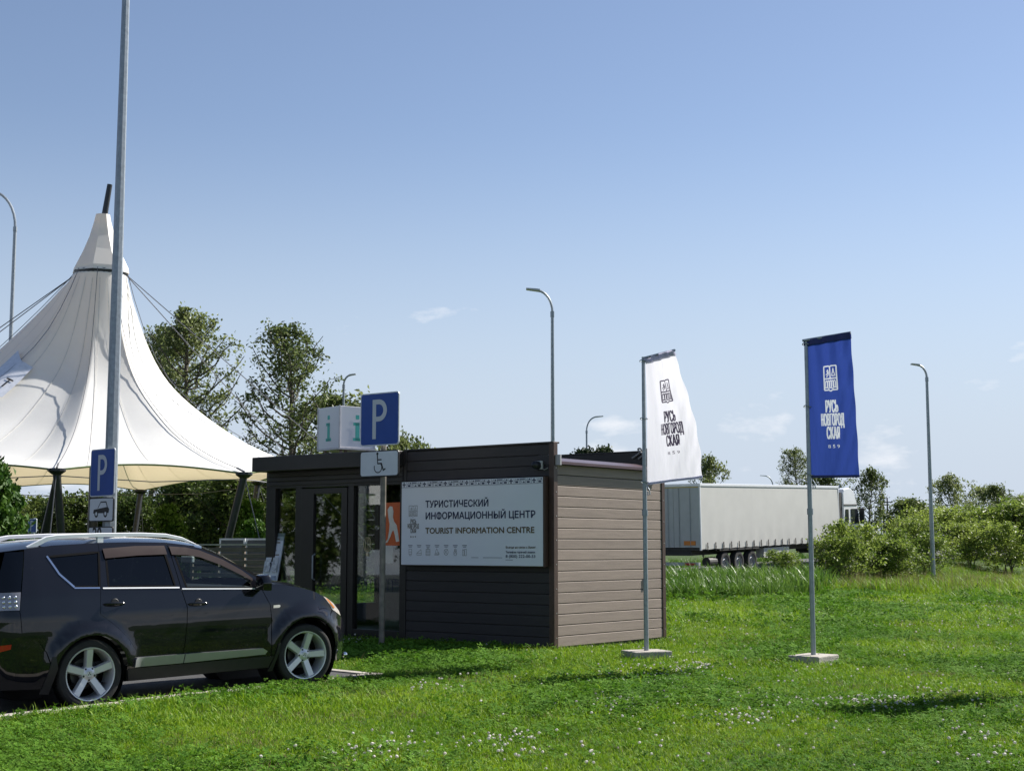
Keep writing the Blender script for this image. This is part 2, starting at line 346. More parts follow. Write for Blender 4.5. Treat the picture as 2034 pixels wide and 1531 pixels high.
# door side: frames, glazing
ed = [u_of(p) for p in (530, 548, 588, 600, 625, 680, 692, 703, 795, 803)]
fr = MB()
for a, b in ((ed[0], ed[1]), (ed[2], ed[3]), (ed[6], ed[7]), (ed[8], XB)): fr.box(a, b, .0, .12, .0, 2.62)
fr.box(XL, XB, .0, .12, 2.62, 2.92)
for a, b in ((ed[1], ed[2]), (ed[7], ed[8])): fr.box(a, b, .01, .11, .0, .19)
fr.build('window_frame', M_dark, kiosk, bevel=.004)
for i in range(3): MB().box(XL + .05, XB - .02, -.02, -.001, 2.665 + i * .082, 2.74 + i * .082).build('shutter_slat', M_dark, kiosk, bevel=.008)
def pane(name, a, b, z0, z1, par, y=.06):
    return MB().box(a, b, y, y + .012, z0, z1).build(name, M_winglass, par)
pane('window_pane', ed[1], ed[2], .19, 2.62, kiosk); w2 = pane('window_pane', ed[7], ed[8], .19, 2.62, kiosk)
door = MB()
for a, b in ((ed[3] + .01, ed[4]), (ed[5], ed[6] - .01)): door.box(a, b, -.015, .06, .05, 2.60)
door.box(ed[4], ed[5], -.015, .06, 2.50, 2.60).box(ed[4], ed[5], -.015, .06, .05, .32)
door = door.build('door', M_dark, kiosk, bevel=.004)
pane('door_pane', ed[4], ed[5], .32, 2.50, door, .02)
MB().tube([(ed[4] + .06, -.02, 1.0), (ed[4] + .06, -.075, 1.03), (ed[4] + .06, -.075, 1.42), (ed[4] + .06, -.02, 1.45)], .014, 8).build('door_handle', M_galv, door, True)
# canopy fascia over the entrance
MB().box(u_of(508) + .30, XB - .002, -.36, .0, 2.915, 3.175).build('canopy', M_dark, kiosk, bevel=.01)
MB().box(u_of(508) + .31, XB - .004, .002, .3, 2.925, 3.13).build('canopy_back', M_dark, kiosk)
# left end: glazed wall, and interior
lw = MB().box(XL, XL + .1, .12, .3, 0, 2.9).box(XL, XL + .1, 2.85, 3.05, 0, 2.9).box(XL, XL + .1, .3, 2.85, 0, .5).box(XL, XL + .1, .3, 2.85, 2.6, 2.9).build('side_wall', M_dark, kiosk)
MB().box(XL + .04, XL + .05, .3, 2.85, .5, 2.6).build('window_pane', M_winglass, kiosk)
MB().box(XL + .1, -.14, .14, 3.05, .03, .09).build('floor', mat('interior_floor', (.16, .12, .09), .5), kiosk)
M_int = mat('interior_white', (.30, .29, .27), .7)
MB().box(XL + .8, XB + .4, 2.2, 2.75, .09, 1.05).build('counter', M_int, kiosk, bevel=.01)
sh = MB()
for z in (.5, 1.0, 1.5, 2.0): sh.box(-4.0, -3.2, 2.7, 3.0, z, z + .03)
sh.box(-4.02, -3.99, 2.7, 3.0, .09, 2.1).box(-3.2, -3.17, 2.7, 3.0, .09, 2.1).build('shelf_unit', M_int, kiosk)
pz = lambda y, Y: wpt(0, y, Y=Y).z
po = MB().box(ed[8] - .40, ed[8] - .012, .046, .052, 1.60, 2.32).build('poster', mat('orange_poster', (.62, .12, .025), .5), kiosk)
fig = [(.10, .60), (.15, .66), (.21, .65), (.235, .57), (.225, .47), (.25, .40), (.31, .34), (.345, .20), (.37, .07), (.30, .06), (.27, .18), (.235, .26), (.20, .22), (.165, .14), (.10, .05), (.05, .045), (.11, .11), (.14, .25), (.15, .36), (.12, .47)]
MB().prism([(ed[8] - .42 + x, 1.60 + z) for x, z in fig], 'y', .040, .044).build('print', mat('cream_print', (.72, .68, .58), .6), po)
MB().box(ed[7] + .55, ed[7] + .75, .2, .205, 1.3, 1.95).build('poster', mat('pale_poster', (.45, .43, .4), .6), kiosk)
# balloon drawn on the glass
M_cream = mat('cream_line', (.62, .50, .30), .5)
bx = u_of(727); bal = MB()
for k in (-1, -.5, 0, .5, 1):
    bal.tube([(bx + k * .085 * math.sin(t), .052, 1.62 - .13 * math.cos(t) * (1 if t > 1.57 else 1) ) for t in np.linspace(.02, 2.75, 14)], .005, 4)
bal.box(bx - .03, bx + .03, .049, .056, 1.42, 1.47)
bal.build('balloon_decal', M_cream, w2)
M_art = mat('dark_line_art', (.02, .025, .07), .5)
for i in range(9):
    x0 = ed[7] + .12 + i * .1
    MB().tube([(x0 - .04, .052, .84)] + [(x0 - .04 * math.cos(t), .052, 1.0 + .05 * math.sin(t)) for t in np.linspace(0, math.pi, 7)], .004, 4).build('arch_decal', M_art, w2)
for i in range(3):
    MB().tube([(ed[8] - .2 + .1 * t, .052, .95 + .04 * i + .012 * math.sin(t * 8)) for t in np.linspace(0, 1.5, 16)], .004, 4).build('wave_decal', M_art, w2)
# information board on the front wall
SX0, SX1, SZ0, SZ1, SY = u_of(803) + .07, -.108, 1.285, 2.645, -.135
board = MB().box(SX0, SX1, SY, -.012, SZ0, SZ1).build('information_board', M_signw, kiosk, bevel=.004)
MB().box(SX1 + .002, SX1 + .014, SY - .004, -.012, SZ0 - .01, SZ1 + .01).build('board_edge', M_trim, board)
MB().box(SX0, SX1, SY + .02, -.012, SZ0 - .012, SZ0 - .002).build('board_edge', M_trim, board)
def on_board(V, x, z):  # flat drawing -> front of the board
    return [(x + v[0], SY - .003, z + v[1]) for v in V]
def lettering(parent, body, x, z, size, m, bold=.0, sx=1.0, width=None):
    V, Fc = text_mesh(body, size, 0, sx=sx)
    if width:
        w = max(v[0] for v in V) - min(v[0] for v in V); k = width / w; V = [(v[0] * k, v[1], 0) for v in V]
    mb = MB()
    for i, (a, c) in enumerate(((0, 0), (bold, 0), (-bold, 0), (0, bold), (0, -bold)) if bold else ((0, 0),)):
        mb.add([(p[0] + a, p[1] - .0003 * i, p[2] + c) for p in on_board(V, x, z)], Fc)
    return mb.build('lettering', m, parent, fixn=False)
BW, BH = SX1 - SX0, SZ1 - SZ0
bxp = lambda f: SX0 + f * BW
bzp = lambda f: SZ1 - f * BH
lettering(board, 'ТУРИСТИЧЕСКИЙ', bxp(.18), bzp(.315), .150, M_navy, .004, width=BW * .45)
lettering(board, 'ИНФОРМАЦИОННЫЙ ЦЕНТР', bxp(.18), bzp(.455), .150, M_navy, .004, width=BW * .765)
lettering(board, 'TOURIST INFORMATION CENTRE', bxp(.182), bzp(.625), .130, M_gold, .004, width=BW * .76)
lettering(board, 'Всегда на связи с Вами!', bxp(.752), bzp(.80), .045, M_gold, .001, width=BW * .197)
lettering(board, 'Телефон горячей линии:', bxp(.752), bzp(.855), .045, M_navy, .001, width=BW * .197)
lettering(board, '8 (800) 222-00-53', bxp(.752), bzp(.905), .062, M_navy, .001, width=BW * .197)
def stroke(mb, pts, w, y):
    """flat stroke along a polyline of board coordinates"""
    for (x0, z0), (x1, z1) in zip(pts[:-1], pts[1:]):
        d = Vector((x1 - x0, z1 - z0)); 
        if d.length < 1e-6: continue
        n = Vector((-d.y, d.x)).normalized() * w / 2; e = d.normalized() * w * .3
        mb.add([(x0 - e.x + n.x, y, z0 - e.y + n.y), (x1 + e.x + n.x, y, z1 + e.y + n.y), (x1 + e.x - n.x, y, z1 + e.y - n.y), (x0 - e.x - n.x, y, z0 - e.y - n.y)], [(3, 2, 1, 0)])
def emblem(add, x, z, w, h, lw):
    """open-book shield: outline, two upper fields with figures, arcade below; add(points, width)"""
    P = lambda a, b: (x + a * w, z + b * h)
    add([P(0, .06), P(0, 1), P(.08, 1.0), P(.4, 1), P(.5, .96), P(.6, 1), P(1, 1), P(1, .06), P(.62, .05), P(.5, 0), P(.38, .05), P(0, .06)], lw)
    add([P(.5, .96), P(.5, .5)], lw); add([P(0, .5), P(1, .5)], lw)
    add([P(.18, .58), P(.3, .62), P(.38, .72), P(.32, .86), P(.24, .80), P(.32, .72), P(.14, .66)], lw * .8)
    add([P(.64, .60), P(.88, .60), P(.86, .66), P(.79, .78), P(.76, .90), P(.73, .78), P(.66, .66), P(.64, .60)], lw * .8)
    for i in range(5):
        a = .1 + i * .165
        add([P(a, .16), P(a, .36), P(a + .04, .43), P(a + .09, .43), P(a + .13, .36), P(a + .13, .16)], lw * .8)
    add([P(0, .13), P(.2, .16), P(.35, .11), P(.5, .15), P(.65, .11), P(.8, .16), P(1, .13)], lw * .8)
em = MB(); emblem(lambda p, w: stroke(em, p, w, SY - .003), bxp(.058), bzp(.425), BW * .062, BH * .135, .006)
em.build('emblem', M_grey_print, board, fixn=False)
for body, f, s, wd, x in (('РУСЬ', .505, .10, .042, .069), ('НОВГОРОД', .56, .10, .085, .047), ('СКАЯ', .617, .10, .042, .069), ('8 5 9', .672, .035, .042, .069)):
    lettering(board, body, bxp(x), bzp(f), s, M_grey_print, .002, width=BW * wd)
# ornament band along the top
ob = MB(); rb = random.Random(2); n = 26; cw = BW / n
for i in range(n):
    x0 = SX0 + i * cw; y = SY - .003; zt = SZ1 - .005; hh = .088
    def rc(a, b, c, d): ob.add([(x0 + a * cw, y, zt - d * hh), (x0 + b * cw, y, zt - d * hh), (x0 + b * cw, y, zt - c * hh), (x0 + a * cw, y, zt - c * hh)], [(0, 1, 2, 3)])
    stroke(ob, [(x0 + .03 * cw, zt), (x0 + .03 * cw, zt - hh), (x0 + .97 * cw, zt - hh)], .005, y)
    k = i % 4
    if k == 0:
        rc(.35, .65, .12, .30); rc(.2, .8, .36, .58); rc(.38, .62, .64, .88)
    elif k in (1, 3):
        rc(.25, .75, .55, .85); stroke(ob, [(x0 + .1 * cw, zt - .45 * hh), (x0 + .9 * cw, zt - .45 * hh)], .004, y)
        stroke(ob, [(x0 + .2 * cw, zt - .35 * hh), (x0 + .35 * cw, zt - .08 * hh), (x0 + .5 * cw, zt - .35 * hh)], .005, y); rc(.6, .85, .1, .34)
    else:
        for q in range(5): rc(.1 + q * .17, .2 + q * .17, .02, .38)
        ob.add([(x0 + .5 * cw, y, zt - .85 * hh), (x0 + .95 * cw, y, zt - .85 * hh), (x0 + .72 * cw, y, zt - .5 * hh)], [(0, 1, 2)])
        stroke(ob, [(x0 + .1 * cw, zt - .5 * hh), (x0 + .35 * cw, zt - .6 * hh), (x0 + .2 * cw, zt - .9 * hh)], .005, y)
ob.build('ornament_band', M_navy, board, fixn=False)
# service icons
def circ(cx, cz, rx, rz, n=14): return [(cx + rx * math.cos(t), cz + rz * math.sin(t)) for t in np.linspace(0, 2 * math.pi, n)]
for i in range(7):
    cx = bxp(.07 + i * .0662); cz = bzp(.845); y = SY - .003; ic = MB(); ih = MB()
    r_ = lambda a, b, c, d: [(cx + a, cz + c), (cx + b, cz + c), (cx + b, cz + d), (cx + a, cz + d), (cx + a, cz + c)]
    st = lambda p: stroke(ic, p, .0055, y)
    if i == 0: st(r_(-.03, .03, -.035, .045)); st(r_(-.02, .02, -.06, -.035)); st([(cx - .03, cz), (cx + .03, cz)])
    if i == 1: st([(cx - .05, cz - .02), (cx + .04, cz + .04), (cx + .05, cz - .02), (cx - .05, cz - .02), (cx - .05, cz - .05), (cx + .05, cz - .05), (cx + .05, cz - .02)])
    if i == 2: 
        for q in range(5): st([(cx - .045, cz - .055 + q * .024), (cx + .045, cz - .055 + q * .024)])
        st(r_(-.045, .045, -.055, .04)); st(r_(-.02, .02, .04, .06))
    if i == 3: st([(cx - .05, cz - .05), (cx - .01, cz + .055), (cx + .05, cz - .03), (cx - .05, cz - .05)]); st(circ(cx + .01, cz - .03, .035, .02))
    if i == 4: st(circ(cx, cz, .045, .05)); st([(cx - .03, cz - .03), (cx + .03, cz + .04)]); st([(cx - .03, cz + .03), (cx + .03, cz - .04)])
    if i == 5: st(circ(cx, cz - .015, .033, .042)); st(circ(cx, cz + .03, .02, .024)); st([(cx - .02, cz - .03), (cx, cz), (cx + .02, cz - .03)])
    if i == 6: st(r_(-.04, -.01, -.055, .03)); st(r_(.0, .04, -.055, .045)); st([(cx - .035, cz + .03), (cx - .03, cz + .055)])
    w = .045; stroke(ih, [(cx - w, bzp(.768)), (cx + w, bzp(.768))], .010, y); stroke(ih, [(cx - w * .7, bzp(.785)), (cx + w * .7, bzp(.785))], .008, y)
    io = ic.build('service_icon', M_grey_print, board, fixn=False); ih.build('caption', M_navy, io, fixn=False)
for a, c, f in ((.515, .565, .908), (.598, .728, .908), (.752, .80, .932)):
    ih = MB(); stroke(ih, [(bxp(a), bzp(f)), (bxp(c), bzp(f))], .006, SY - .003); ih.build('underline', M_navy, board, fixn=False)
# security camera above the board
camr = MB().box(-.33, -.19, -.06, -.014, 2.77, 2.90).build('security_camera', mat('camera_grey', (.45, .45, .43), .5), kiosk, bevel=.008)
MB().lathe([(.0, -.20), (.035, -.19), (.058, -.16), (.064, -.12), (.064, -.06)], 16, 'y', (-.26, 0, 2.83)).build('camera_dome', M_black, camr, True)
MB().tube([(-.19, -.03, 2.78), (-.15, -.04, 2.76), (-.09, -.03, 2.79)], .007, 6).build('wire', MATS['grey_cable'], camr)
# cube light box with the letter i, on the kiosk roof
LBS = .765; LB_A = R(38.5)
lbn = wpt(674, 888, Y=26.0)
lb = empty('light_box', (lbn.x, lbn.y, 2.86), (0, 0, LB_A), 'white cube light box with turquoise letter i on the kiosk roof', 'light box')
z0 = lbn.z - 2.86; S_ = LBS
M_lb = mat('white_acrylic', (.80, .79, .82), .3, 0, .02, 3)
MB().box(0, S_, 0, S_, z0, z0 + S_).build('cube', M_lb, lb, bevel=.006)
M_lbf = mat('pale_frame', (.62, .60, .60), .4)
fb = MB()
for (a, b) in ((0, 0), (S_, 0), (0, S_), (S_, S_)): fb.box(a - .012, a + .012, b - .012, b + .012, z0 - .01, z0 + S_ + .012)
fb.box(-.012, S_ + .012, -.012, S_ + .012, z0 - .035, z0 - .002).build('frame', M_lbf, lb)
for a, b in ((.1, .1), (.35, .35), (S_ - .1, .1), (.1, S_ - .1), (S_ - .1, S_ - .1)): MB().box(a - .022, a + .022, b - .022, b + .022, 0, z0 - .03).build('leg', mat('rusty_frame', (.28, .22, .2), .6), lb)
MB().tube([(.1, .1, .05), (S_ - .1, .1, z0 - .05)], .012, 6).build('brace', MATS['rusty_frame'], lb)
M_teal = mat('turquoise_print', (.075, .50, .42), .4, 0, .03, 4)
def slab_i(place):
    mb = MB(); h = .50; w = .20
    for a, b, c, d in ((.06, .14, .40, .48), (.055, .145, .0, .34), (0.005, .195, 0, .055), (.01, .145, .285, .34)):
        mb.add([place(a, c), place(b, c), place(b, d), place(a, d)], [(0, 1, 2, 3)])
    return mb
zo = z0 + .13
slab_i(lambda a, b: (S_ / 2 - .1 + a, -.004, zo + b)).build('letter', M_teal, lb, fixn=False)
slab_i(lambda a, b: (-.004, S_ / 2 + .1 - a, zo + b)).build('letter', M_teal, lb, fixn=False)
# brochure stand by the entrance
bs_b = wpt(508, 1140, Y=25.6)
bs = empty('brochure_stand', (bs_b.x, bs_b.y, 0), (0, 0, K_ANG), 'leaning white brochure stand with leaflet pockets by the kiosk entrance', 'stand')
bs_m = mat('brochure_white', (.62, .66, .72), .4, 0, .08, 12)
tilt = lambda z: .12 + .16 * z
MB().add([(-.2 + .05 * z, tilt(z), z) for z in (.35, 1.82)] + [(.2 + .05 * z, tilt(z), z) for z in (1.82, .35)] + [(-.2 + .05 * z, tilt(z) + .02, z) for z in (.35, 1.82)] + [(.2 + .05 * z, tilt(z) + .02, z) for z in (1.82, .35)],
    [(0, 1, 2, 3), (7, 6, 5, 4), (0, 4, 5, 1), (1, 5, 6, 2), (2, 6, 7, 3), (3, 7, 4, 0)]).build('panel', bs_m, bs)
for sx in (-.17, .19): MB().tube([(sx, .16, 0), (sx + .02, .2, .5)], .012, 6).build('leg', M_dsteel, bs)
MB().tube([(0, .65, 0), (.05, .3, 1.3)], .012, 6).build('leg', M_dsteel, bs)
rb = random.Random(8)
for r_i, z in enumerate((.45, .80, 1.13)):
    for c_i in (-1, 1):
        x = c_i * .095 + .05 * (z + .12)
        q = MB().add([(x - .075, tilt(z) - .03, z), (x + .075, tilt(z) - .03, z), (x + .085, tilt(z + .26) - .012, z + .26), (x - .065, tilt(z + .26) - .012, z + .26)], [(0, 1, 2, 3)])
        o = q.build('leaflet', mat('leaflet_blue%d' % ((r_i + c_i) % 2), ((.30, .36, .48), (.5, .52, .55))[(r_i + c_i) % 2], .4, 0, .5, 14), bs, fixn=False)
for z, w in ((1.70, .2), (1.64, .26), (1.50, .12), (1.42, .3)):
    MB().add([(.05 * z - w / 2, tilt(z) - .004, z), (.05 * z + w / 2, tilt(z) - .004, z), (.05 * z + w / 2, tilt(z + .025) - .004, z + .025), (.05 * z - w / 2, tilt(z + .025) - .004, z + .025)], [(0, 1, 2, 3)]).build('caption', M_grey_print, bs, fixn=False)
# ------------------------------------------------------------------ road signs
def rrect(w, h, r, n=5):
    P = []
    for cx, cy, a0 in ((w/2 - r, h/2 - r, 0), (-w/2 + r, h/2 - r, 90), (-w/2 + r, -h/2 + r, 180), (w/2 - r, -h/2 + r, 270)):
        for k in range(n + 1): t = R(a0 + 90 * k / n); P.append((cx + r * math.cos(t), cy + r * math.sin(t)))
    return P
def plate(name, parent, zc, w, h, face, m_rim=M_signback, r=.05, y0=-.10):
    """sign plate in the local XZ plane facing -Y: pressed rim, inset face"""
    p = MB().prism([(a, zc + b) for a, b in rrect(w, h, r)], 'y', y0, y0 + .018).build(name, m_rim, parent)
    MB().add([(a, y0 - .002, zc + b) for a, b in rrect(w - .035, h - .035, r - .012)], [tuple(range(24))]).build('face', face, p, fixn=False)
    for zb in (zc + h * .2, zc - h * .25): MB().box(-w * .3, w * .3, y0 + .018, y0 + .04, zb, zb + .03).build('bracket', M_galv, p)
    return p
def glyph_P(parent, zc, h, m, y):
    s = h; st = .125 * s; mb = MB(); x0 = -.24 * s; zt = zc + s / 2; bw = .50 * s; bh = .56 * s
    mb.add([(x0, y, zc - s / 2), (x0 + st, y, zc - s / 2), (x0 + st, y, zt), (x0, y, zt)], [(0, 1, 2, 3)])
    n = 16; ro = bh / 2; xa = x0 + bw - ro; out = [(x0 + st, zt)]; inn = [(x0 + st, zt - st)]
    for k in range(n + 1):
        t = math.pi / 2 - math.pi * k / n
        out.append((xa + ro * math.cos(t), zt - ro + ro * math.sin(t))); inn.append((xa + (ro - st) * math.cos(t), zt - ro + (ro - st) * math.sin(t)))
    out.append((x0 + st, zt - bh)); inn.append((x0 + st, zt - bh + st))
    for i in range(len(out) - 1):
        mb.add([(out[i][0], y, out[i][1]), (out[i+1][0], y, out[i+1][1]), (inn[i+1][0], y, inn[i+1][1]), (inn[i][0], y, inn[i][1])], [(3, 2, 1, 0)])
    mb.build('letter', m, parent, fixn=False)
def fan_ring(mb, cx, cz, r0, r1, y, a0=0, a1=360, n=24):
    for k in range(n):
        t0, t1 = R(a0 + (a1 - a0) * k / n), R(a0 + (a1 - a0) * (k + 1) / n)
        mb.add([(cx + r0 * math.cos(t0), y, cz + r0 * math.sin(t0)), (cx + r1 * math.cos(t0), y, cz + r1 * math.sin(t0)), (cx + r1 * math.cos(t1), y, cz + r1 * math.sin(t1)), (cx + r0 * math.cos(t1), y, cz + r0 * math.sin(t1))], [(0, 1, 2, 3)])
b = wpt(758, 1290, z=0); SG_Y = b.y
sg = empty('parking_sign', (b.x, b.y, 0), (0, 0, K_ANG), 'blue parking sign with white wheelchair plate on a post before the kiosk', 'sign')
zP = wpt(758, 833, Y=SG_Y).z; zW = wpt(758, 921, Y=SG_Y).z
MB().tube([(0, 0, -.05), (0, 0, zP + .38)], .046, 14).build('post', mat('weathered_post', (.20, .18, .15), .55, .4, .35, 6), sg, True)
pl = plate('blue_plate', sg, zP, .83, .83, M_signblue); M_refl = mat('reflective_white', (.62, .64, .66), .35, 0, .03, 5)
glyph_P(pl, zP, .62, M_refl, -.105)
pw = plate('wheelchair_plate', sg, zW, .83, .41, M_signback, M_black, .05)
wc = MB(); fan_ring(wc, -.02, zW - .06, .072, .088, -.104, -200, 62); fan_ring(wc, -.035, zW + .155, .0, .022, -.104)
stroke(wc, [(-.035, zW + .13), (-.025, zW + .0), (.055, zW + .0), (.095, zW - .105), (.135, zW - .085)], .022, -.104)
stroke(wc, [(-.028, zW + .06), (.05, zW + .06)], .02, -.104)
wc.build('wheelchair_symbol', M_black, pw, fixn=False)
# lamp post with signs at the left
def lamp(px, py_top, Y, arm, side, r0=.075, r1=.05, label='', group='street lamps', base_z=None, sides=10, head=True, ang=0):
    top = wpt(px, py_top, Y=Y); z0 = gz(top.x, top.y) if base_z is None else base_z
    H = top.z - z0
    o = empty('street_lamp', (top.x, top.y, z0), (0, 0, ang), label, 'street lamp', group)
    hb = H - 1.4 * arm
    MB().tube([(0, 0, -.05), (0, 0, hb * .5), (0, 0, hb)], [r0, (r0 + r1) / 2, r1], sides).build('pole', M_galv, o, sides > 8)
    ar = [(side * arm * (1 - math.cos(t)), 0, hb + 1.4 * arm * math.sin(t)) for t in np.linspace(0, math.pi / 2 - .12, 9)]
    MB().tube([(0, 0, hb - .12)] + ar, [r1 * .8] * 10, 8).build('arm', M_galv, o, True)
    MB().lathe([(r1 * 1.25, hb - .16), (r1 * 1.25, hb + .02)], 10).build('collar', M_galv, o)
    if head:
        e = Vector(ar[-1]); l = .8 * arm
        MB().prism([(e.x - side * .05, e.z - .035), (e.x + side * l, e.z + .03), (e.x + side * l, e.z + .075), (e.x + side * .1, e.z + .055), (e.x - side * .05, e.z + .035)], 'y', -.13, .13).build('lamp_head', mat('lamp_head_grey', (.42, .44, .46), .4, .3), o, bevel=.012)
    return o
lp_b = wpt(222, 890, Y=24.0)
lpo = empty('street_lamp', (lp_b.x, lp_b.y, 0), (0, 0, R(-45)), 'tall galvanised lamp post carrying parking signs behind the black car', 'street lamp')
MB().tube([(0, 0, -.05), (0, 0, 6), (0, 0, 12.2)], [.125, .092, .06], 8).build('pole', M_galv, lpo)
MB().tube([(0, 0, 12.1)] + [(-1.4 * (1 - math.cos(t)), 0, 12.2 + 1.3 * math.sin(t)) for t in np.linspace(0, 1.45, 8)], .04, 8).build('arm', M_galv, lpo, True)
MB().box(-2.0, -1.3, -.13, .13, 13.44, 13.54).build('lamp_head', mat('lamp_head_grey', (.42, .44, .46), .4, .3), lpo, bevel=.015)
zz = [wpt(214, y, Y=24).z for y in (939, 1012, 1060)]
ls = empty('parking_sign', (lp_b.x, lp_b.y, 0), (0, 0, R(-45)), 'blue parking sign with car symbol plate fixed to the lamp post', 'sign')
pl = plate('blue_plate', ls, zz[0], .80, .80, M_signblue, y0=-.16); glyph_P(pl, zz[0], .60, M_refl, -.165)
pc = plate('car_plate', ls, zz[1], .80, .40, M_signback, M_black, .04, y0=-.16)
cs = MB(); q = lambda pts: cs.add([(a, -.164, zz[1] + b_) for a, b_ in pts], [tuple(range(len(pts)))])
q([(-.26, -.06), (.25, -.06), (.27, .0), (.24, .03), (.19, .04), (-.24, .0)]); q([(-.12, .02), (-.02, .13), (.0, .13), (-.09, .03)]); q([(-.02, .115), (.17, .115), (.17, .135), (-.02, .135)]); q([(.17, .135), (.23, .02), (.205, .02), (.15, .12)])
for cx in (-.15, .15): fan_ring(cs, cx, zz[1] - .07, .03, .062, -.1655)
cs.build('car_symbol', M_black, pc, fixn=False)
for cx in (-.15, .15):
    cw = MB(); fan_ring(cw, cx, zz[1] - .07, .0, .032, -.166); cw.build('wheel_dot', M_signback, pc, fixn=False)
p20 = plate('time_plate', ls, zz[2] - .08, .80, .40, M_signback, M_black, .04, y0=-.16)
V, Fc = text_mesh('20', .30, .008); MB().add([(v[0] - .26, -.164, zz[2] - .10 + v[1]) for v in V], Fc).build('number', M_black, p20, fixn=False)
# other lamps
lamp(33, 380, 58, 1.1, -1, .10, .07, 'lamp post with long curved arm left of the white tent', ang=R(0))
lamp(1097, 577, 45, .50, -1, .085, .052, 'lamp post rising straight behind the kiosk roof, arm to the tent')
lamp(1165, 828, 88, .62, 1, .08, .055, 'distant lamp post behind the low pines over the kiosk roof')
lamp(1840, 725, 62, .40, -1, .10, .06, 'lamp post standing in the willow bushes beyond the blue flag')
lamp(683, 745, 67, .34, 1, .08, .055, 'lamp post showing above the light box cube')
lamp(1535, 945, 150, .8, -1, .1, .08, 'far lamp post above the truck trailer roof')
lamp(1748, 963, 170, 1.0, -1, .11, .09, 'far lamp post beyond the truck cab beside utility poles')
for px, py, Y in ((1754, 992, 190), (1762, 988, 215)):
    t = wpt(px, py, Y=Y); o = empty('utility_pole', (t.x, t.y, 0), (0, 0, .4), ('shorter wooden utility pole nearest the far lamp beyond the truck cab', 'taller wooden utility pole beyond the truck cab')[px > 1760], 'utility pole', 'utility poles')
    MB().tube([(0, 0, -.2), (0, 0, t.z)], [.16, .11], 8).build('pole', mat('old_wood', (.07, .06, .05), .9), o)
    MB().box(-.9, .9, -.06, .06, t.z - .75, t.z - .6).build('crossarm', MATS['old_wood'], o)
    for x in (-.8, .8, 0): MB().lathe([(.05, t.z - .6), (.07, t.z - .5), (.03, t.z - .4)], 8, c=(x, 0, 0)).build('insulator', M_signback, o)
# small far parking sign
t = wpt(68, 1044, Y=36); o = empty('parking_sign', (t.x, t.y, 0), (0, 0, R(-35)), 'small far blue parking sign under the tent edge', 'sign')
MB().tube([(0, 0, 0), (0, 0, t.z + .2)], .03, 8).build('post', M_galv, o); pl = plate('blue_plate', o, t.z, .34, .36, M_signblue, r=.03, y0=-.06); glyph_P(pl, t.z, .26, M_refl, -.065)
# ------------------------------------------------------------------ flags
def fabric(name, col, ink, transl):
    m = bpy.data.materials.new(name); m.use_nodes = True; nt = m.node_tree; N = nt.nodes; L = nt.links; b_ = N['Principled BSDF']; b_.inputs['Roughness'].default_value = .7; b_.inputs['Specular IOR Level'].default_value = .2
    at = N.new('ShaderNodeAttribute'); at.attribute_name = 'print'; mx = N.new('ShaderNodeMixRGB'); L.new(at.outputs['Fac'], mx.inputs[0]); mx.inputs[1].default_value = (*col, 1); mx.inputs[2].default_value = (*ink, 1)
    tr = N.new('ShaderNodeBsdfTranslucent'); ms = N.new('ShaderNodeMixShader'); ms.inputs[0].default_value = transl
    wv = N.new('ShaderNodeTexNoise'); wv.inputs['Scale'].default_value = 5; tc = N.new('ShaderNodeTexCoord'); mp = N.new('ShaderNodeMapping'); mp.inputs['Scale'].default_value = (3, 3, .5); L.new(tc.outputs['Object'], mp.inputs[0]); L.new(mp.outputs[0], wv.inputs['Vector'])
    bp_ = N.new('ShaderNodeBump'); bp_.inputs['Strength'].default_value = .35; bp_.inputs['Distance'].default_value = .03; L.new(wv.outputs[0], bp_.inputs['Height']); L.new(bp_.outputs[0], b_.inputs['Normal']); L.new(bp_.outputs[0], tr.inputs['Normal'])
    L.new(mx.outputs[0], b_.inputs['Base Color']); L.new(mx.outputs[0], tr.inputs[0]); L.new(b_.outputs[0], ms.inputs[1]); L.new(tr.outputs[0], ms.inputs[2]); L.new(ms.outputs[0], N['Material Output'].inputs[0])
    return m
M_white_f = fabric('white_flag_fabric', (.80, .79, .86), (.05, .04, .07), .38); M_blue_f = fabric('blue_flag_fabric', (.040, .080, .37), (.80, .82, .88), .24)
M_white_h = mat('white_flag_hem', (.52, .51, .66), .7, transl=.3); M_blue_h = mat('blue_flag_hem', (.012, .02, .13), .6)
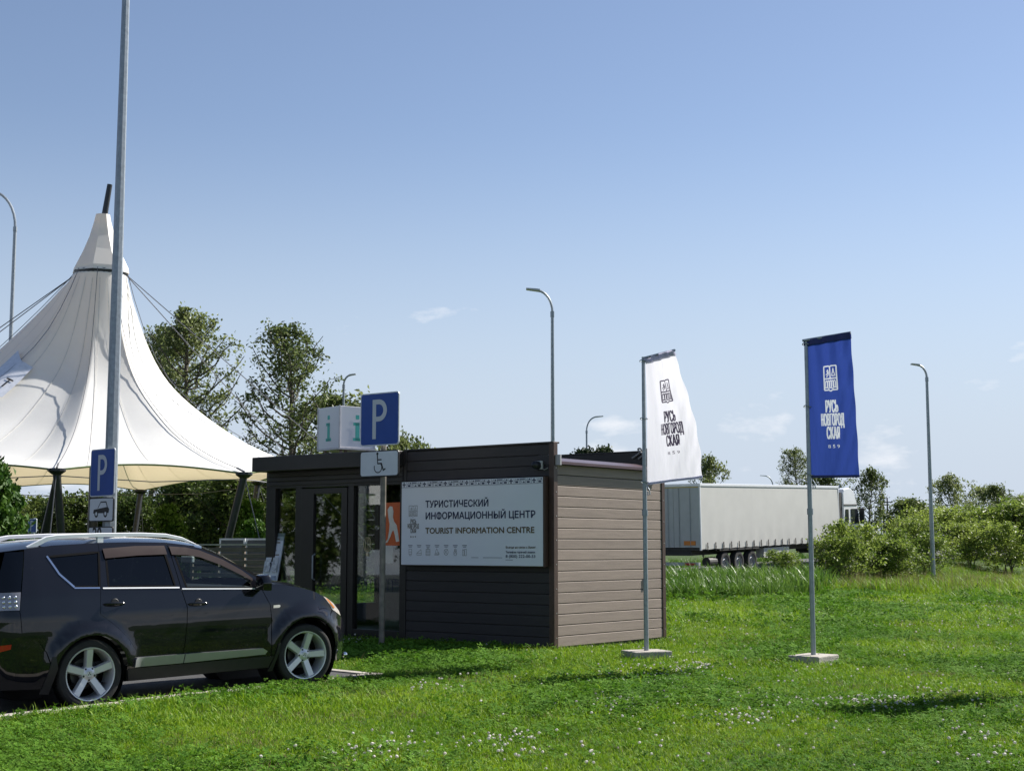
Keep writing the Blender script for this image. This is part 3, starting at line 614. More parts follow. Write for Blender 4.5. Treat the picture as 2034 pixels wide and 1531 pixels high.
def flag(label, base_px, d, top_y, TL, TR, BL, BR, mf, mh, z_block, group, seed):
    """TL.. = (pixel x, pixel y, distance) of the cloth's corners"""
    bp = wpt(base_px[0], base_px[1], Y=d); zt = wpt(base_px[0], top_y, Y=d).z
    ro = random.Random(seed)
    f = empty('flag', (bp.x, bp.y, 0), label=label, cat='flag', group=None)
    org = Vector((bp.x, bp.y, 0)); c = [wpt(a, b_, Y=e) - org for a, b_, e in (TL, TR, BL, BR)]
    MB().tube([(0, 0, z_block - .02), (0, 0, 2.2), (0, 0, zt)], [.034, .032, .026], 10).build('pole', M_galv, f, True)
    MB().lathe([(.042, 2.02), (.042, 2.1)], 10).build('pole_joint', M_galv, f)
    MB().tube([c[0] + Vector((-.02, 0, .01)), c[1] + Vector((.0, 0, .01))], .018, 8).build('top_arm', M_galv, f)
    n = (c[1] - c[0]).cross(c[2] - c[0]).normalized()
    if n.y > 0: n = -n                                    # towards the viewer's side
    ph = seed * 1.7
    def surf(u, v, off=0):
        bow = 1.0
        t = c[0].lerp(c[1], u); bt = c[2].lerp(c[3], u)
        ue = v * v * .55 + v * .45
        p = t.lerp(bt, v) + (c[3] - c[1] - (c[2] - c[0])) * u * (math.sin(v * math.pi) * .18)
        w = .030 * math.sin(u * 9 + v * 2.2 + ph) * (u * (1 - .5 * u)) * (.35 + .9 * v) + .018 * math.sin(u * 21 - v * 5 + ph) * (1 - v) ** 2 + .035 * math.sin(v * 3.1 + u * 2) * u
        w += .012 * math.sin((u + v) * 26 + ph) * (u ** 2)
        return p + n * (w + off)
    # the emblem and name are dyed into the cloth: a fine grid carries the print as an attribute
    nu, nv = 200, 420; mask = np.zeros((nv + 1, nu + 1), np.float32)
    def tri_fill(a, b_, c_):
        P = np.array([a, b_, c_]) * np.array([nu, nv]); lo = np.maximum(np.floor(P.min(0)).astype(int), 0); hi = np.minimum(np.ceil(P.max(0)).astype(int), [nu, nv])
        if (hi < lo).any(): return
        X, Y = np.meshgrid(np.arange(lo[0], hi[0] + 1), np.arange(lo[1], hi[1] + 1)); d = [(P[(k+1) % 3][0] - P[k][0]) * (Y - P[k][1]) - (P[(k+1) % 3][1] - P[k][1]) * (X - P[k][0]) for k in range(3)]
        ins = ((d[0] >= 0) & (d[1] >= 0) & (d[2] >= 0)) | ((d[0] <= 0) & (d[1] <= 0) & (d[2] <= 0))
        sl_ = mask[lo[1]:hi[1] + 1, lo[0]:hi[0] + 1]; sl_[ins] = 1
    def add(pts, w):
        for (x0, y0), (x1, y1) in zip(pts[:-1], pts[1:]):
            dx, dy = x1 - x0, y1 - y0; L_ = math.hypot(dx, dy * 2.4)
            if L_ < 1e-6: continue
            nx, ny = -dy * 2.4 / L_ * w / 2, dx / L_ * w / 2 / 2.4
            q4 = [(x0 + nx, y0 + ny), (x1 + nx, y1 + ny), (x1 - nx, y1 - ny), (x0 - nx, y0 - ny)]; tri_fill(*q4[:3]); tri_fill(q4[0], q4[2], q4[3])
    emblem(lambda p, w: add([(a, .0 - b_) for a, b_ in p], w), .40, -.385, .26, .18, .022)
    for body, v, h, wd in (('РУСЬ', .535, .085, .24), ('НОВГОРОД', .63, .085, .44), ('СКАЯ', .725, .085, .24), ('8 5 9', .79, .024, .22)):
        TV, TF = text_mesh(body, 1, 0, tri=True); xs = [v_[0] for v_ in TV]; k = wd / (max(xs) - min(xs)); x0 = min(xs)
        for sh_ in ((0,) if body[0] == '8' else (-.008, 0, .008)):
            for f3 in TF: tri_fill(*[(.53 - wd / 2 + (TV[q][0] - x0) * k + sh_, v - TV[q][1] * h / .7) for q in f3])
    V = np.array([tuple(surf(i / nu, j / nv)) for j in range(nv + 1) for i in range(nu + 1)], np.float32)
    I = np.arange((nu + 1) * (nv + 1)).reshape(nv + 1, nu + 1); Q = np.stack([I[:-1, :-1], I[:-1, 1:], I[1:, 1:], I[1:, :-1]], -1).reshape(-1, 4)
    me = np_mesh('cloth', V, Q, mf, True); at = me.attributes.new('print', 'FLOAT', 'POINT'); at.data.foreach_set('value', mask.ravel())
    cl = link('cloth', me, f)
    hem = MB()
    for off0 in (1, -1):
        for (u0, u1, v0, v1, ow) in ((0, 1, -.006, .035, .021), (.0, 1, .985, 1.003, .006)):
            off = off0 * ow
            m_ = 30
            for i in range(m_):
                a, b_ = u0 + (u1 - u0) * i / m_, u0 + (u1 - u0) * (i + 1) / m_
                hem.add([surf(a, v0, off), surf(b_, v0, off), surf(b_, v1, off), surf(a, v1, off)], [(0, 1, 2, 3)])
    hem.build('hem', mh, cl, fixn=False)
    # rings tying the cloth to the pole
    for j in (.02, .48, .98):
        p = surf(0, j); MB().tube([(.052 * math.cos(t), .052 * math.sin(t), p.z + .01 * math.sin(t * 2)) for t in np.linspace(0, 2 * math.pi, 12)], .007, 5).build('ring', M_galv, f)
    pz = surf(0, 1).z; MB().tube([(.03, -.03, pz - .02), (.06, -.05, pz - .08), (.07, -.05, pz - .14), (.04, -.05, pz - .16), (.04, -.04, pz - .1)], .009, 6).build('shackle', M_galv, f)
    # concrete foot
    q = MB().box(-.29, .29, -.23, .23, -.05, z_block); fo = q.build('concrete_foot', M_conc, f, bevel=.015, rot=(0, 0, ro.uniform(.3, .9)))
    return f
DW = 20.3
flag('white flag with dark emblem on a steel pole beside the kiosk', (1284, 1300), DW, 709, (1284, 712, DW), (1340, 697, DW - .6), (1286, 962, DW), (1392, 948, DW - .25), M_white_f, M_white_h, .135, 'flags', 1)
DB = 19.5
flag('blue flag with white emblem on a steel pole on the open lawn', (1616, 1312), DB, 674, (1597, 678, DB), (1690, 662, DB - .35), (1606, 948, DB), (1706, 947, DB - .2), M_blue_f, M_blue_h, .135, 'flags', 2)
# a third flag of the row, just outside the picture, whose shadow falls across the lawn
fx = Vector((6.95, 16.8, 0))
def topx(p): # point -> (pixel x, pixel y, distance)
    d = p - Vector((0, 0, CAM_H)); yc_ = d.y * math.cos(PITCH) + d.z * math.sin(PITCH); up = -d.y * math.sin(PITCH) + d.z * math.cos(PITCH)
    return (1017 + F_PX * d.x / yc_, 765.5 - F_PX * up / yc_, d.y)
c3 = [topx(fx + Vector(v)) for v in ((0, 0, 4.25), (.65, -.35, 4.3), (0.02, 0, 2.5), (.72, -.2, 2.5))]
b3 = topx(fx)
flag('white flag standing past the blue flag, its shadow on the lawn', (b3[0], b3[1]), fx.y, topx(fx + Vector((0, 0, 4.3)))[1], *c3, M_white_f, M_white_h, .135, 'flags', 3)
# ------------------------------------------------------------------ membrane tent
M_memb = mat('white_membrane', (.90, .89, .87), .55, 0, .03, 1.2, .03, 3, transl=.26, tcol=(.92, .76, .52))
TC = Vector((-13.5, 46, 0))
tent = empty('tent', TC, label='white peaked membrane tent on black steel struts', cat='tent')
RING_Z = 10.45
CORN = [(-12.16, 38.0, 3.6), (-7.53, 40.0, 3.6), (-4.9, 45.6, 3.6), (-9.1, 51.0, 3.85), (-14.2, 54.5, 3.68), (-19.6, 53.5, 3.7), (-22.8, 46.5, 3.7), (-18.6, 38.8, 3.6)]
cor = []
for x, y, z in CORN: cor.append((math.atan2(y - TC.y, x - TC.x), math.hypot(x - TC.x, y - TC.y), z))
cor.sort()
PR = ([0, .106, .2, .328, .505, .646, .82, 1], [RING_Z, 7.85, 6.75, 5.9, 4.95, 4.45, 3.95, 0])
PL = ([0, .15, .3, .45, .6, .75, .88, 1], [RING_Z, 9.1, 7.9, 6.75, 5.8, 4.9, 4.2, 0])
def edge(a):
    n = len(cor)
    for i in range(n):
        a0, r0, z0 = cor[i]; a1, r1, z1 = cor[(i + 1) % n]
        if i == n - 1: a1 += 2 * math.pi
        aa = a if a >= cor[0][0] else a + 2 * math.pi
        if a0 <= aa <= a1 + 1e-9:
            t = (aa - a0) / (a1 - a0)
            p = Vector((r0 * math.cos(a0), r0 * math.sin(a0))).lerp(Vector((r1 * math.cos(a1), r1 * math.sin(a1))), t)
            b = 4 * t * (1 - t)
            return p.length * (1 - .055 * b), z0 + (z1 - z0) * t + .22 * b, t
    return cor[0][1], cor[0][2], 0
def memb(a, s):
    r1, z1, t = edge(a); w = max(0, math.cos(a - math.pi)) ** 1.5
    zr = np.interp(s, *[PR[0], PR[1][:-1] + [z1]]); zl = np.interp(s, PL[0], PL[1][:-1] + [z1])
    z = zr * (1 - w) + zl * w
    r = .82 + (r1 - .82) * s
    rib = .006 * r * abs(math.sin(a * 12)) * math.sin(math.pi * s) 
    return Vector((r * math.cos(a), r * math.sin(a), z + rib))
na, ns = 192, 44
V = [memb(-math.pi + 2 * math.pi * i / na, (j / ns) ** 1.25) for j in range(ns + 1) for i in range(na)]
# smooth along the profile so the piecewise table does not show
A = np.array([tuple(v) for v in V]).reshape(ns + 1, na, 3)
for _ in range(10): A[1:-1, :, 2] = (A[:-2, :, 2] + 2 * A[1:-1, :, 2] + A[2:, :, 2]) / 4
Q = [(j*na+i, j*na+(i+1)%na, (j+1)*na+(i+1)%na, (j+1)*na+i) for j in range(ns) for i in range(na)]
mo = link('membrane', np_mesh('membrane', A.reshape(-1, 3), Q, M_memb, True), tent)
# seams: welded strips running up the cloth
M_seam = mat('membrane_seam', (.72, .70, .66), .6, transl=.28)
for k in range(24):
    i = k * na // 24 ; mb = MB(); pts = [A[j, i] for j in range(1, ns + 1)]; nx = [A[j, (i + 1) % na] for j in range(1, ns + 1)]
    for j in range(len(pts) - 1):
        def off(p, q, f): d = (q - p); d = d / np.linalg.norm(d); o = np.array([p[0], p[1], p[2]]) ; c_ = o + d * f; rr = o[:2] / np.linalg.norm(o[:2]); return (c_[0] + rr[0] * .012, c_[1] + rr[1] * .012, c_[2] + .014)
        mb.add([off(pts[j], nx[j], -.014), off(pts[j], nx[j], .014), off(pts[j+1], nx[j+1], .014), off(pts[j+1], nx[j+1], -.014)], [(0, 1, 2, 3)])
    mb.build('seam', M_seam, mo, fixn=False)
MB().tube([tuple(A[-1, i % na]) for i in range(na + 1)], .03, 6, cap=False).build('edge_rope', mat('green_edge', (.16, .22, .08), .7), mo, True)
# cap, ring and mast
MB().lathe([(.83, RING_Z - .1), (.86, RING_Z + .06), (.80, RING_Z + .1)], 32).build('ring', M_dsteel, tent)
capz = [(.93, RING_Z + .02), (.90, RING_Z + .18), (.62, RING_Z + .75), (.42, RING_Z + 1.25), (.28, RING_Z + 1.75), (.235, RING_Z + 1.98), (.0, RING_Z + 2.0)]
MB().lathe(capz, 8).build('cap', M_memb, tent)
MB().tube([(.05, 0, RING_Z + 1.9), (.20, 0, RING_Z + 3.0)], [.10, .085], 12).build('mast_tip', M_dsteel, tent, True)
MB().tube([(0, 0, 0), (0, 0, RING_Z + 1.5)], .16, 14).build('mast', M_dsteel, tent, True)
M_cable = mat('steel_cable', (.16, .16, .17), .45, .6)
for n_, (a, r, z) in enumerate(cor):
    tip = Vector((r * math.cos(a), r * math.sin(a), z)); out = tip.normalized(); rd = Vector((math.cos(a), math.sin(a), 0)); tn = Vector((-rd.y, rd.x, 0))
    foot = tip - rd * .9 + tn * (.25 if n_ % 2 else -.35); foot.z = 0
    st = MB().tube([foot, tip + Vector((0, 0, -.05))], .105, 12).build('strut', M_dsteel, tent, True)
    MB().lathe([(.0, z + .05), (.24, z + .04), (.24, z - .03), (.12, z - .12)], 14, c=(tip.x, tip.y, 0)).build('strut_head', M_dsteel, st)
    f2 = tip - rd * 1.9 - tn * .9; f2.z = 0
    if abs(a + 1.41) < .2: MB().tube([f2, tip - rd * .25 + Vector((0, 0, -.12))], .10, 12).build('strut', M_dsteel, tent, True)
    # stay on the membrane, chain and guy to the ground
    i = int(round((a + math.pi) / (2 * math.pi) * na)) % na
    pts = [tuple(A[j, i] + np.array([math.cos(a) * .05, math.sin(a) * .05, .07])) for j in range(0, ns + 1, 3)]
    MB().tube(pts, .011, 5).build('stay_cable', M_cable, tent)
    MB().tube([Vector(pts[-1]), tip + Vector((0, 0, .06))], .03, 5).build('turnbuckle', M_cable, tent)
    g = tip + rd * 1.6; g.z = 0
    MB().tube([tip, g], .014, 5).build('guy_cable', M_cable, tent)
    a2, r2, z2 = cor[(n_ + 1) % len(cor)]; tip2 = Vector((r2 * math.cos(a2), r2 * math.sin(a2), z2))
    mid = tip.lerp(tip2, .5) - Vector((0, 0, .12)); MB().tube([tip - Vector((0, 0, .15)), mid - Vector((0, 0, .15)), tip2 - Vector((0, 0, .15))], .014, 5).build('edge_cable', M_cable, tent)
for ex, ey in ((12.9, 1.0), (10.5, -1.5), (-16, 3.5), (-16, 1.5)):
    MB().tube([(math.copysign(.8, ex), 0, RING_Z), (ex, ey, .0)], .016, 5).build('guy_cable', M_cable, tent)
# banner lying on the cloth at the left
bn = MB(); a0, a1 = R(-139), R(-118)
g8 = [[memb(a0 + (a1 - a0) * i / 10, .26 + .16 * j / 6) + Vector((0, -.05, .10)) for i in range(11)] for j in range(7)]
bn.add([p for row in g8 for p in row], [(j*11+i, j*11+i+1, (j+1)*11+i+1, (j+1)*11+i) for j in range(6) for i in range(10)])
bno = bn.build('banner', mat('banner_cloth', (.66, .68, .74), .5), tent, True)
TV, TF = text_mesh('T', 1, .01)
MB().add([memb(a1 - R(5) + R(5) * v[0], .38 - .06 * v[1]) + Vector((0, -.06, .125)) for v in TV], TF).build('lettering', M_black, bno, fixn=False)
# ------------------------------------------------------------------ slatted fence with white frames, by the terrace
fa = wpt(380, 1100, Y=31.5); fb_ = wpt(535, 1100, Y=31.0)
fence = empty('fence', (fa.x, fa.y, 0), (0, 0, math.atan2(fb_.y - fa.y, fb_.x - fa.x)), 'grey brown slatted timber fence between the car and the kiosk', 'fence')
FL = (fb_ - fa).length; M_slat = mat('weathered_slat', (.15, .12, .10), .8, 0, .3, 5, .2, 40, stretch=(.4, 4, 4))
slm = MB().box(0, FL, -.012, .012, 0, .085).mesh('slat', M_slat, bevel=.004)
for i in range(11): link('slat', slm, fence, (0, 0, .1 + i * .137))
for i in range(4): MB().box(i * FL / 3 - .03, i * FL / 3 + .03, .012, .07, 0, 1.6).build('post', M_slat, fence)
MB().box(-.02, FL + .02, -.04, .08, 1.602, 1.635).build('top_rail', mat('pale_rail', (.40, .36, .31), .8, 0, .2, 6), fence)
for i, px in enumerate((461, 513)):
    c = wpt(px, 1082, Y=32.2); o = empty('frame_panel', (c.x, c.y, 0), (0, 0, R(-8)), ('white framed dark panel standing behind the fence beside the tent strut', 'white framed dark panel behind the fence next to the brochure stand')[i], 'panel')
    fr_ = MB().box(-.30, .30, 0, .04, 1.72, 1.76).box(-.30, -.26, 0, .04, 0, 1.72).box(.26, .30, 0, .04, 0, 1.72).build('frame', mat('white_frame', (.62, .64, .66), .5), o)
    MB().box(-.26, .26, .01, .03, .9, 1.72).build('panel', mat('slate_panel', (.07, .08, .09), .5), o)
# ------------------------------------------------------------------ truck
TA = math.atan2(.813, .583); t0 = wpt(1393, 1089, Y=60)
TZ = .33; grade = math.atan(.026)
truck = empty('truck', (t0.x, t0.y, TZ), (0, -grade, TA), 'white curtain-sided articulated truck driving up the road behind the reeds', 'truck')
# local: +X forward, side facing us is y=0 (right side, -Y outwards), body goes to +Y
M_curt = mat('grey_white_curtain', (.54, .53, .50), .55, 0, .05, 1.0, .02, 4); M_twhite = mat('truck_white', (.72, .73, .75), .3, 0, .04, 2, coat=.4)
M_tdoor = mat('trailer_door', (.42, .43, .43), .5, 0, .06, 3); M_rub = mat('tyre_rubber', (.022, .021, .021), .85, 0, .2, 20, .2)
LT, WT, ZF, ZT = 14.7, 2.5, 1.16, 3.87
nn = 60; Vc = []
for i in range(nn + 1):
    x = .06 + (LT - .12) * i / nn
    for j in range(9):
        f = j / 8; bulge = .02 * math.sin(f * math.pi) + (.008 * math.sin(i * 1.57 + 1) * (1 - f) ** 3)
        Vc.append((x, -bulge - .004, ZF - .06 + .015 * math.sin(i * 1.57) * (1 - f) + (ZT - .12 - ZF + .06) * f))
Qc = [(i*9+j, (i+1)*9+j, (i+1)*9+j+1, i*9+j+1) for i in range(nn) for j in range(8)]
cu = link('side_curtain', np_mesh('side_curtain', Vc, Qc, M_curt, True), truck)
MB().box(0, LT, .012, WT, ZF + .02, ZT - .02).build('cargo_body', M_curt, truck)
MB().box(-.02, LT + .02, -.03, WT + .03, ZT - .13, ZT).build('roof_rail', M_twhite, truck, bevel=.02)
MB().box(-.01, .05, -.028, .05, ZF - .1, ZT - .13).build('corner_post', M_twhite, truck); MB().box(LT - .06, LT, -.028, .05, ZF - .1, ZT - .13).build('corner_post', M_twhite, truck)
for k in (0, 1): MB().box(-.03, -.004, .03 + k * 1.225, .03 + k * 1.225 + 1.215, ZF + .02, ZT - .14).build('rear_door', M_tdoor, truck, bevel=.01)
for k in range(4): MB().tube([(-.05, .45 + k * .53, ZF + .05), (-.05, .45 + k * .53, ZT - .2)], .018, 6).build('lock_rod', M_galv, truck)
MB().box(-.05, -.03, .05, WT - .05, ZT - .17, ZT - .14).build('marker_strip', mat('yellow_strip', (.55, .40, .05), .5), truck)
M_or = mat('orange_plate', (.60, .20, .03), .5)
for yy in (.22, 1.75): MB().box(-.06, -.032, yy, yy + .55, ZF + .12, ZF + .30).build('marker_plate', M_or, truck, bevel=.006)
M_und = mat('underframe', (.035, .033, .032), .7)
MB().box(.05, LT - .1, .5, WT - .5, ZF - .32, ZF - .08).box(0, LT, .02, WT - .02, ZF - .1, ZF).build('chassis', M_und, truck)
st_m = MB().box(-.025, .025, -.045, -.028, ZF - .13, ZF + .22).box(-.035, .035, -.05, -.03, ZF - .0, ZF + .07).mesh('strap', M_black)
for k in range(18): link('strap', st_m, truck, (.55 + k * .735, 0, 0))
MB().box(-.05, .12, .1, WT - .1, .42, .56).build('underrun_bar', M_tdoor, truck)
for yy in (.25, 1.75): MB().box(-.07, -.04, yy, yy + .5, .44, .54).build('tail_light', mat('tail_red', (.35, .02, .02), .4), truck)
def truck_wheel(x, r=.47):
    w = MB().lathe([(.0, .10), (.13, .10), (.15, .03), (.17, .05), (.26, .07), (.28, .0)], 24, 'y', (x, .06, r)).build('wheel', mat('wheel_grey', (.35, .35, .36), .5, .3), truck, True)
    MB().lathe([(.28, .0), (.34, -.02), (r - .02, -.01), (r, .04), (r, .26), (.28, .28)], 28, 'y', (x, .06, r)).build('tyre', M_rub, w, True)
    MB().lathe([(.06, -.01), (.06, .10)], 10, 'y', (x, .06, r)).build('hub', M_galv, w)
for x in (2.3, 3.6, 4.9): truck_wheel(x)
for x in (LT + 1.0 - 2.6, LT + 3.6 - .7): truck_wheel(x, .49)
MB().box(1.7, 5.6, -.0, .06, 1.0, 1.06).build('mudguard', M_und, truck)
MB().prism([(6.2, .55), (8.9, .55), (8.9, 1.0), (6.2, 1.0)], 'y', .1, .5).build('pallet_box', mat('side_guard', (.5, .5, .48), .6), truck)
MB().tube([(.9, .25, .55), (1.6, .25, .55)], .2, 14).build('air_tank', M_und, truck)
# tractor cab
cx = LT + .75
cab = MB().prism([(cx, .75), (cx + 2.15, .55), (cx + 2.25, 1.3), (cx + 2.15, 2.0), (cx + 1.85, 2.95), (cx + 1.45, 3.62), (cx + .9, 3.80), (cx + .1, 3.72), (cx, 3.5)], 'y', .06, WT - .06).build('cab', M_twhite, truck, bevel=.06)
MB().prism([(cx + .95, 1.95), (cx + 1.98, 1.95), (cx + 1.78, 2.72), (cx + .95, 2.72)], 'y', .03, .055).build('cab_window', mat('dark_glass', (.02, .024, .03), .08), cab, bevel=.005)
MB().prism([(cx + .15, 2.0), (cx + .62, 2.0), (cx + .62, 2.7), (cx + .25, 2.7)], 'y', .035, .055).build('cab_window', MATS['dark_glass'], cab)
MB().box(cx + .04, cx + 1.75, .035, .058, 2.88, 2.95).build('cab_seam', M_und, cab)
MB().box(cx - .30, cx - .04, .12, WT - .12, 1.2, 3.55).build('side_deflector', M_und, cab)
MB().box(cx + 1.98, cx + 2.12, -.22, .03, 1.95, 2.75).build('mirror', M_black, cab, bevel=.03)
MB().tube([(cx + .1, .3, 3.75), (cx + .2, .3, 3.98)], .03, 6).build('horn', M_galv, cab)
MB().box(LT - .9, cx + 1.9, .5, WT - .5, .55, 1.0).build('tractor_chassis', M_und, truck)
MB().box(cx + .2, cx + 1.6, .04, .12, .45, 1.0).build('side_skirt', M_tdoor, truck, bevel=.03)
# ------------------------------------------------------------------ car
car = empty('car', CAR_ORG, (0, -.0215, CAR_A), 'black off-road estate car with silver roof rails parked in the bay', 'car')
# local: X forward from the rear axle, Y to the car's left, Z up; the side we see is y < 0
WR, FWX = .352, 2.645
def interp(x, xs, ys): return float(np.interp(x, xs, ys))
def plan(x): return interp(x, [-.97, -.93, -.86, -.75, -.55, -.2, .4, 1.6, 2.4, 2.75, 2.95, 3.1, 3.2, 3.3, 3.4, 3.44], [.72, .775, .82, .855, .878, .895, .90, .90, .895, .885, .862, .825, .775, .70, .59, .52])
def vert(z): return interp(z, [.15, .25, .36, .46, .60, .80, .95, 1.05, 1.17, 1.25, 1.45, 1.6, 1.72], [-.10, -.07, -.035, -.016, -.004, 0, -.012, -.030, -.055, -.085, -.165, -.235, -.32])
def flare(x, z):
    b = 0
    for cx, r0 in ((0, .395), (FWX, .43)):
        r = math.hypot(x - cx, (z - .35)); up = min(1, max(0, (z - .2) / .25))
        t = (r - r0) / .165
        if -0.3 < t < 1: b = max(b, .055 * up * (1 if t < .35 else (1 - ((t - .35) / .65)) ** 1.3))
    # waist crease along the doors
    b += .006 * math.exp(-((z - .95) / .05) ** 2)
    return b
def SW(x, z): return plan(x) + vert(z) + flare(x, z)
M_paint = mat('black_car_paint', (.0075, .0078, .011), .16, 0, .05, 3, coat=1.0, spec=.05)
M_plast = mat('black_plastic', (.018, .018, .019), .55, 0, .15, 12)
M_rubc = mat('tyre_black', (.020, .019, .018), .8, 0, .25, 18, .06, 60)
M_alloy = mat('alloy_silver', (.66, .66, .68), .32, .45, .04, 6)
M_silv = mat('rail_silver', (.88, .88, .90), .3, .05, .03, 6)
M_chrome = mat('chrome', (.75, .75, .77), .12, 1.0, .02, 5)
M_cglass = glass_mat('car_glass', (.78, .86, .84), .18); M_tint = glass_mat('tinted_glass', (.10, .11, .13), .72)
M_visor = mat('brown_visor', (.045, .032, .030), .25, 0, .04, 5, spec=.25)
def panel(name, outer, m, parent, off=0.0, holes=(), step=.07, thick=0, both=True):
    """outline in side view (x, z) -> sheet that follows the body's side; made for the near side and mirrored for the far side"""
    bm = bmesh.new(); es = []
    for loop in [outer] + list(holes):
        vs_ = [bm.verts.new((p[0], 0, p[1])) for p in loop]
        es += [bm.edges.new((vs_[i], vs_[(i + 1) % len(vs_)])) for i in range(len(vs_))]
    bmesh.ops.triangle_fill(bm, use_beauty=True, use_dissolve=False, edges=es)
    xs = [p[0] for p in outer]; zs = [p[1] for p in outer]
    for ax, lo, hi in ((0, min(xs), max(xs)), (2, min(zs), max(zs))):
        k = math.ceil(lo / step) * step
        while k < hi:
            co = [0, 0, 0]; co[ax] = k; no = [0, 0, 0]; no[ax] = 1
            bmesh.ops.bisect_plane(bm, geom=bm.verts[:] + bm.edges[:] + bm.faces[:], plane_co=co, plane_no=no, dist=1e-5); k += step
    bmesh.ops.remove_doubles(bm, verts=bm.verts, dist=1e-5)
    for v in bm.verts: v.co.y = -(SW(v.co.x, v.co.z) + off)
    bmesh.ops.recalc_face_normals(bm, faces=bm.faces)
    if sum(f.normal.y * f.calc_area() for f in bm.faces) > 0: bmesh.ops.reverse_faces(bm, faces=bm.faces)
    if thick:
        r = bmesh.ops.extrude_face_region(bm, geom=bm.faces[:]); 
        for v in [g for g in r['geom'] if isinstance(g, bmesh.types.BMVert)]: v.co.y += thick
        bmesh.ops.recalc_face_normals(bm, faces=bm.faces)
    me = bpy.data.meshes.new(name); bm.to_mesh(me); bm.free(); me.shade_smooth()
    try: me.set_sharp_from_angle(angle=R(35))
    except Exception: pass
    if not thick:                       # exact normals of the body surface, so reflections run smoothly across the sheet
        def nrm(x, z):
            h = .045; a = Vector((-(SW(x + h, z) - SW(x - h, z)) / (2 * h), -1, -(SW(x, z + h) - SW(x, z - h)) / (2 * h))); return a.normalized()
        me.normals_split_custom_set_from_vertices([(nrm(v.co.x, v.co.z) * .5 + nrm(v.co.x + .03, v.co.z) * .125 + nrm(v.co.x - .03, v.co.z) * .125 + nrm(v.co.x, v.co.z + .03) * .125 + nrm(v.co.x, v.co.z - .03) * .125).normalized() for v in me.vertices])
    me.materials.append(m); o = link(name, me, parent)
    o2 = None
    if both:
        o2 = link(name, me, parent, scale=(1, -1, 1)) if parent is car else None
    return o, o2
def arc(cx, r, a0, a1, n=18): return [(cx + r * math.cos(R(a0 + (a1 - a0) * k / n)), .35 + r * math.sin(R(a0 + (a1 - a0) * k / n))) for k in range(n + 1)]
ROOF = [(-.61, 1.625), (-.31, 1.655), (.2, 1.672), (.6, 1.672), (.97, 1.660), (1.2, 1.632), (1.4, 1.588), (1.6, 1.50), (1.88, 1.345), (2.08, 1.235), (2.165, 1.178)]
def roof_between(x0, x1):
    xs, zs = zip(*ROOF); return [(x0, interp(x0, xs, zs))] + [p for p in ROOF if x0 + .01 < p[0] < x1 - .01] + [(x1, interp(x1, xs, zs))]
QG = [(-.385, 1.544), (.178, 1.578), (.118, 1.226), (-.158, 1.236), (-.293, 1.367)]
RG = [(.252, 1.60), (.60, 1.615), (.925, 1.612), (.985, 1.196), (.218, 1.222)]
FG = [(1.035, 1.605), (1.20, 1.588), (1.35, 1.555), (1.60, 1.455), (1.82, 1.325), (1.945, 1.235), (1.925, 1.142), (1.118, 1.176)]
Bx0, Bx1 = .2, .985
g = .004
q_out = roof_between(-.605, Bx0 - g) + [(.128 - g, 1.215), (.098 - g, .95), (.20 - g, .875), (.30 - g, .79), (.40 - g, .69), (.49 - g, .57), (.53 - g, .50), (.53 - g, .37)] + arc(0, .395, 2, 178) + [(-.41, .40), (-.47, .60), (-.56, .74), (-.715, .80), (-.733, 1.03), (-.70, 1.21)]
quarter, _ = panel('rear_quarter', q_out, M_paint, car, 0, [QG])
rd, _ = panel('rear_door', roof_between(Bx0, Bx1) + [(1.047, 1.165), (1.097, .97), (1.09, .80), (1.07, .60), (1.03, .37), (.53, .37), (.53, .50), (.49, .57), (.40, .69), (.30, .79), (.20, .875), (.098, .95), (.128, 1.215)], M_paint, car, 0, [RG])
fd, _ = panel('front_door', roof_between(Bx1 + 2 * g, 2.075) + [(2.06, 1.12), (2.15, .936), (2.165, .763), (2.15, .55), (2.145, .37), (1.03 + 2 * g, .37), (1.07 + 2 * g, .60), (1.09 + 2 * g, .80), (1.097 + 2 * g, .97), (1.047 + 2 * g, 1.165)], M_paint, car, 0, [FG])
HOOD = [(2.165, 1.178), (2.377, 1.152), (2.604, 1.112), (2.804, 1.052), (2.90, 1.006)]
fn, _ = panel('front_fender', [(2.083, 1.232)] + HOOD + [(3.04, .845), (2.98, .77), (3.0, .66)] + arc(FWX, .43, 28, 178) + [(2.20, .37), (2.153, .37), (2.158, .55), (2.173, .763), (2.158, .936), (2.068, 1.12)], M_paint, car)
hl, _ = panel('headlight', [(2.905, 1.003), (2.95, .982), (3.06, .915), (3.17, .82), (3.21, .76), (3.05, .838)], mat('headlight_lens', (.55, .50, .46), .08, 0, .3, 25, coat=.5), car, .004)
panel('indicator', [(2.93, .982), (2.985, .955), (3.085, .862), (3.06, .858)], mat('amber_lens', (.75, .24, .03), .15, 0, .15, 20, coat=.5), car, .009)
panel('front_bumper', [(3.0, .655), (2.985, .765), (3.05, .832), (3.21, .755), (3.33, .70), (3.405, .60), (3.41, .40), (3.37, .25), (3.02, .24), (3.055, .35)] + arc(FWX, .43, 8, 27, 4), M_paint, car)
panel('rear_bumper', [(-.97, .26), (-.50, .24), (-.42, .38), (-.478, .60), (-.565, .745), (-.722, .805), (-.738, 1.025), (-.962, 1.025), (-.97, .7)], M_paint, car)
panel('tail_light', [(-.962, 1.03), (-.738, 1.03), (-.712, 1.205), (-.945, 1.205)], mat('clear_tail_lens', (.30, .28, .30), .12, .3, .1, 10, coat=.6), car, .004)
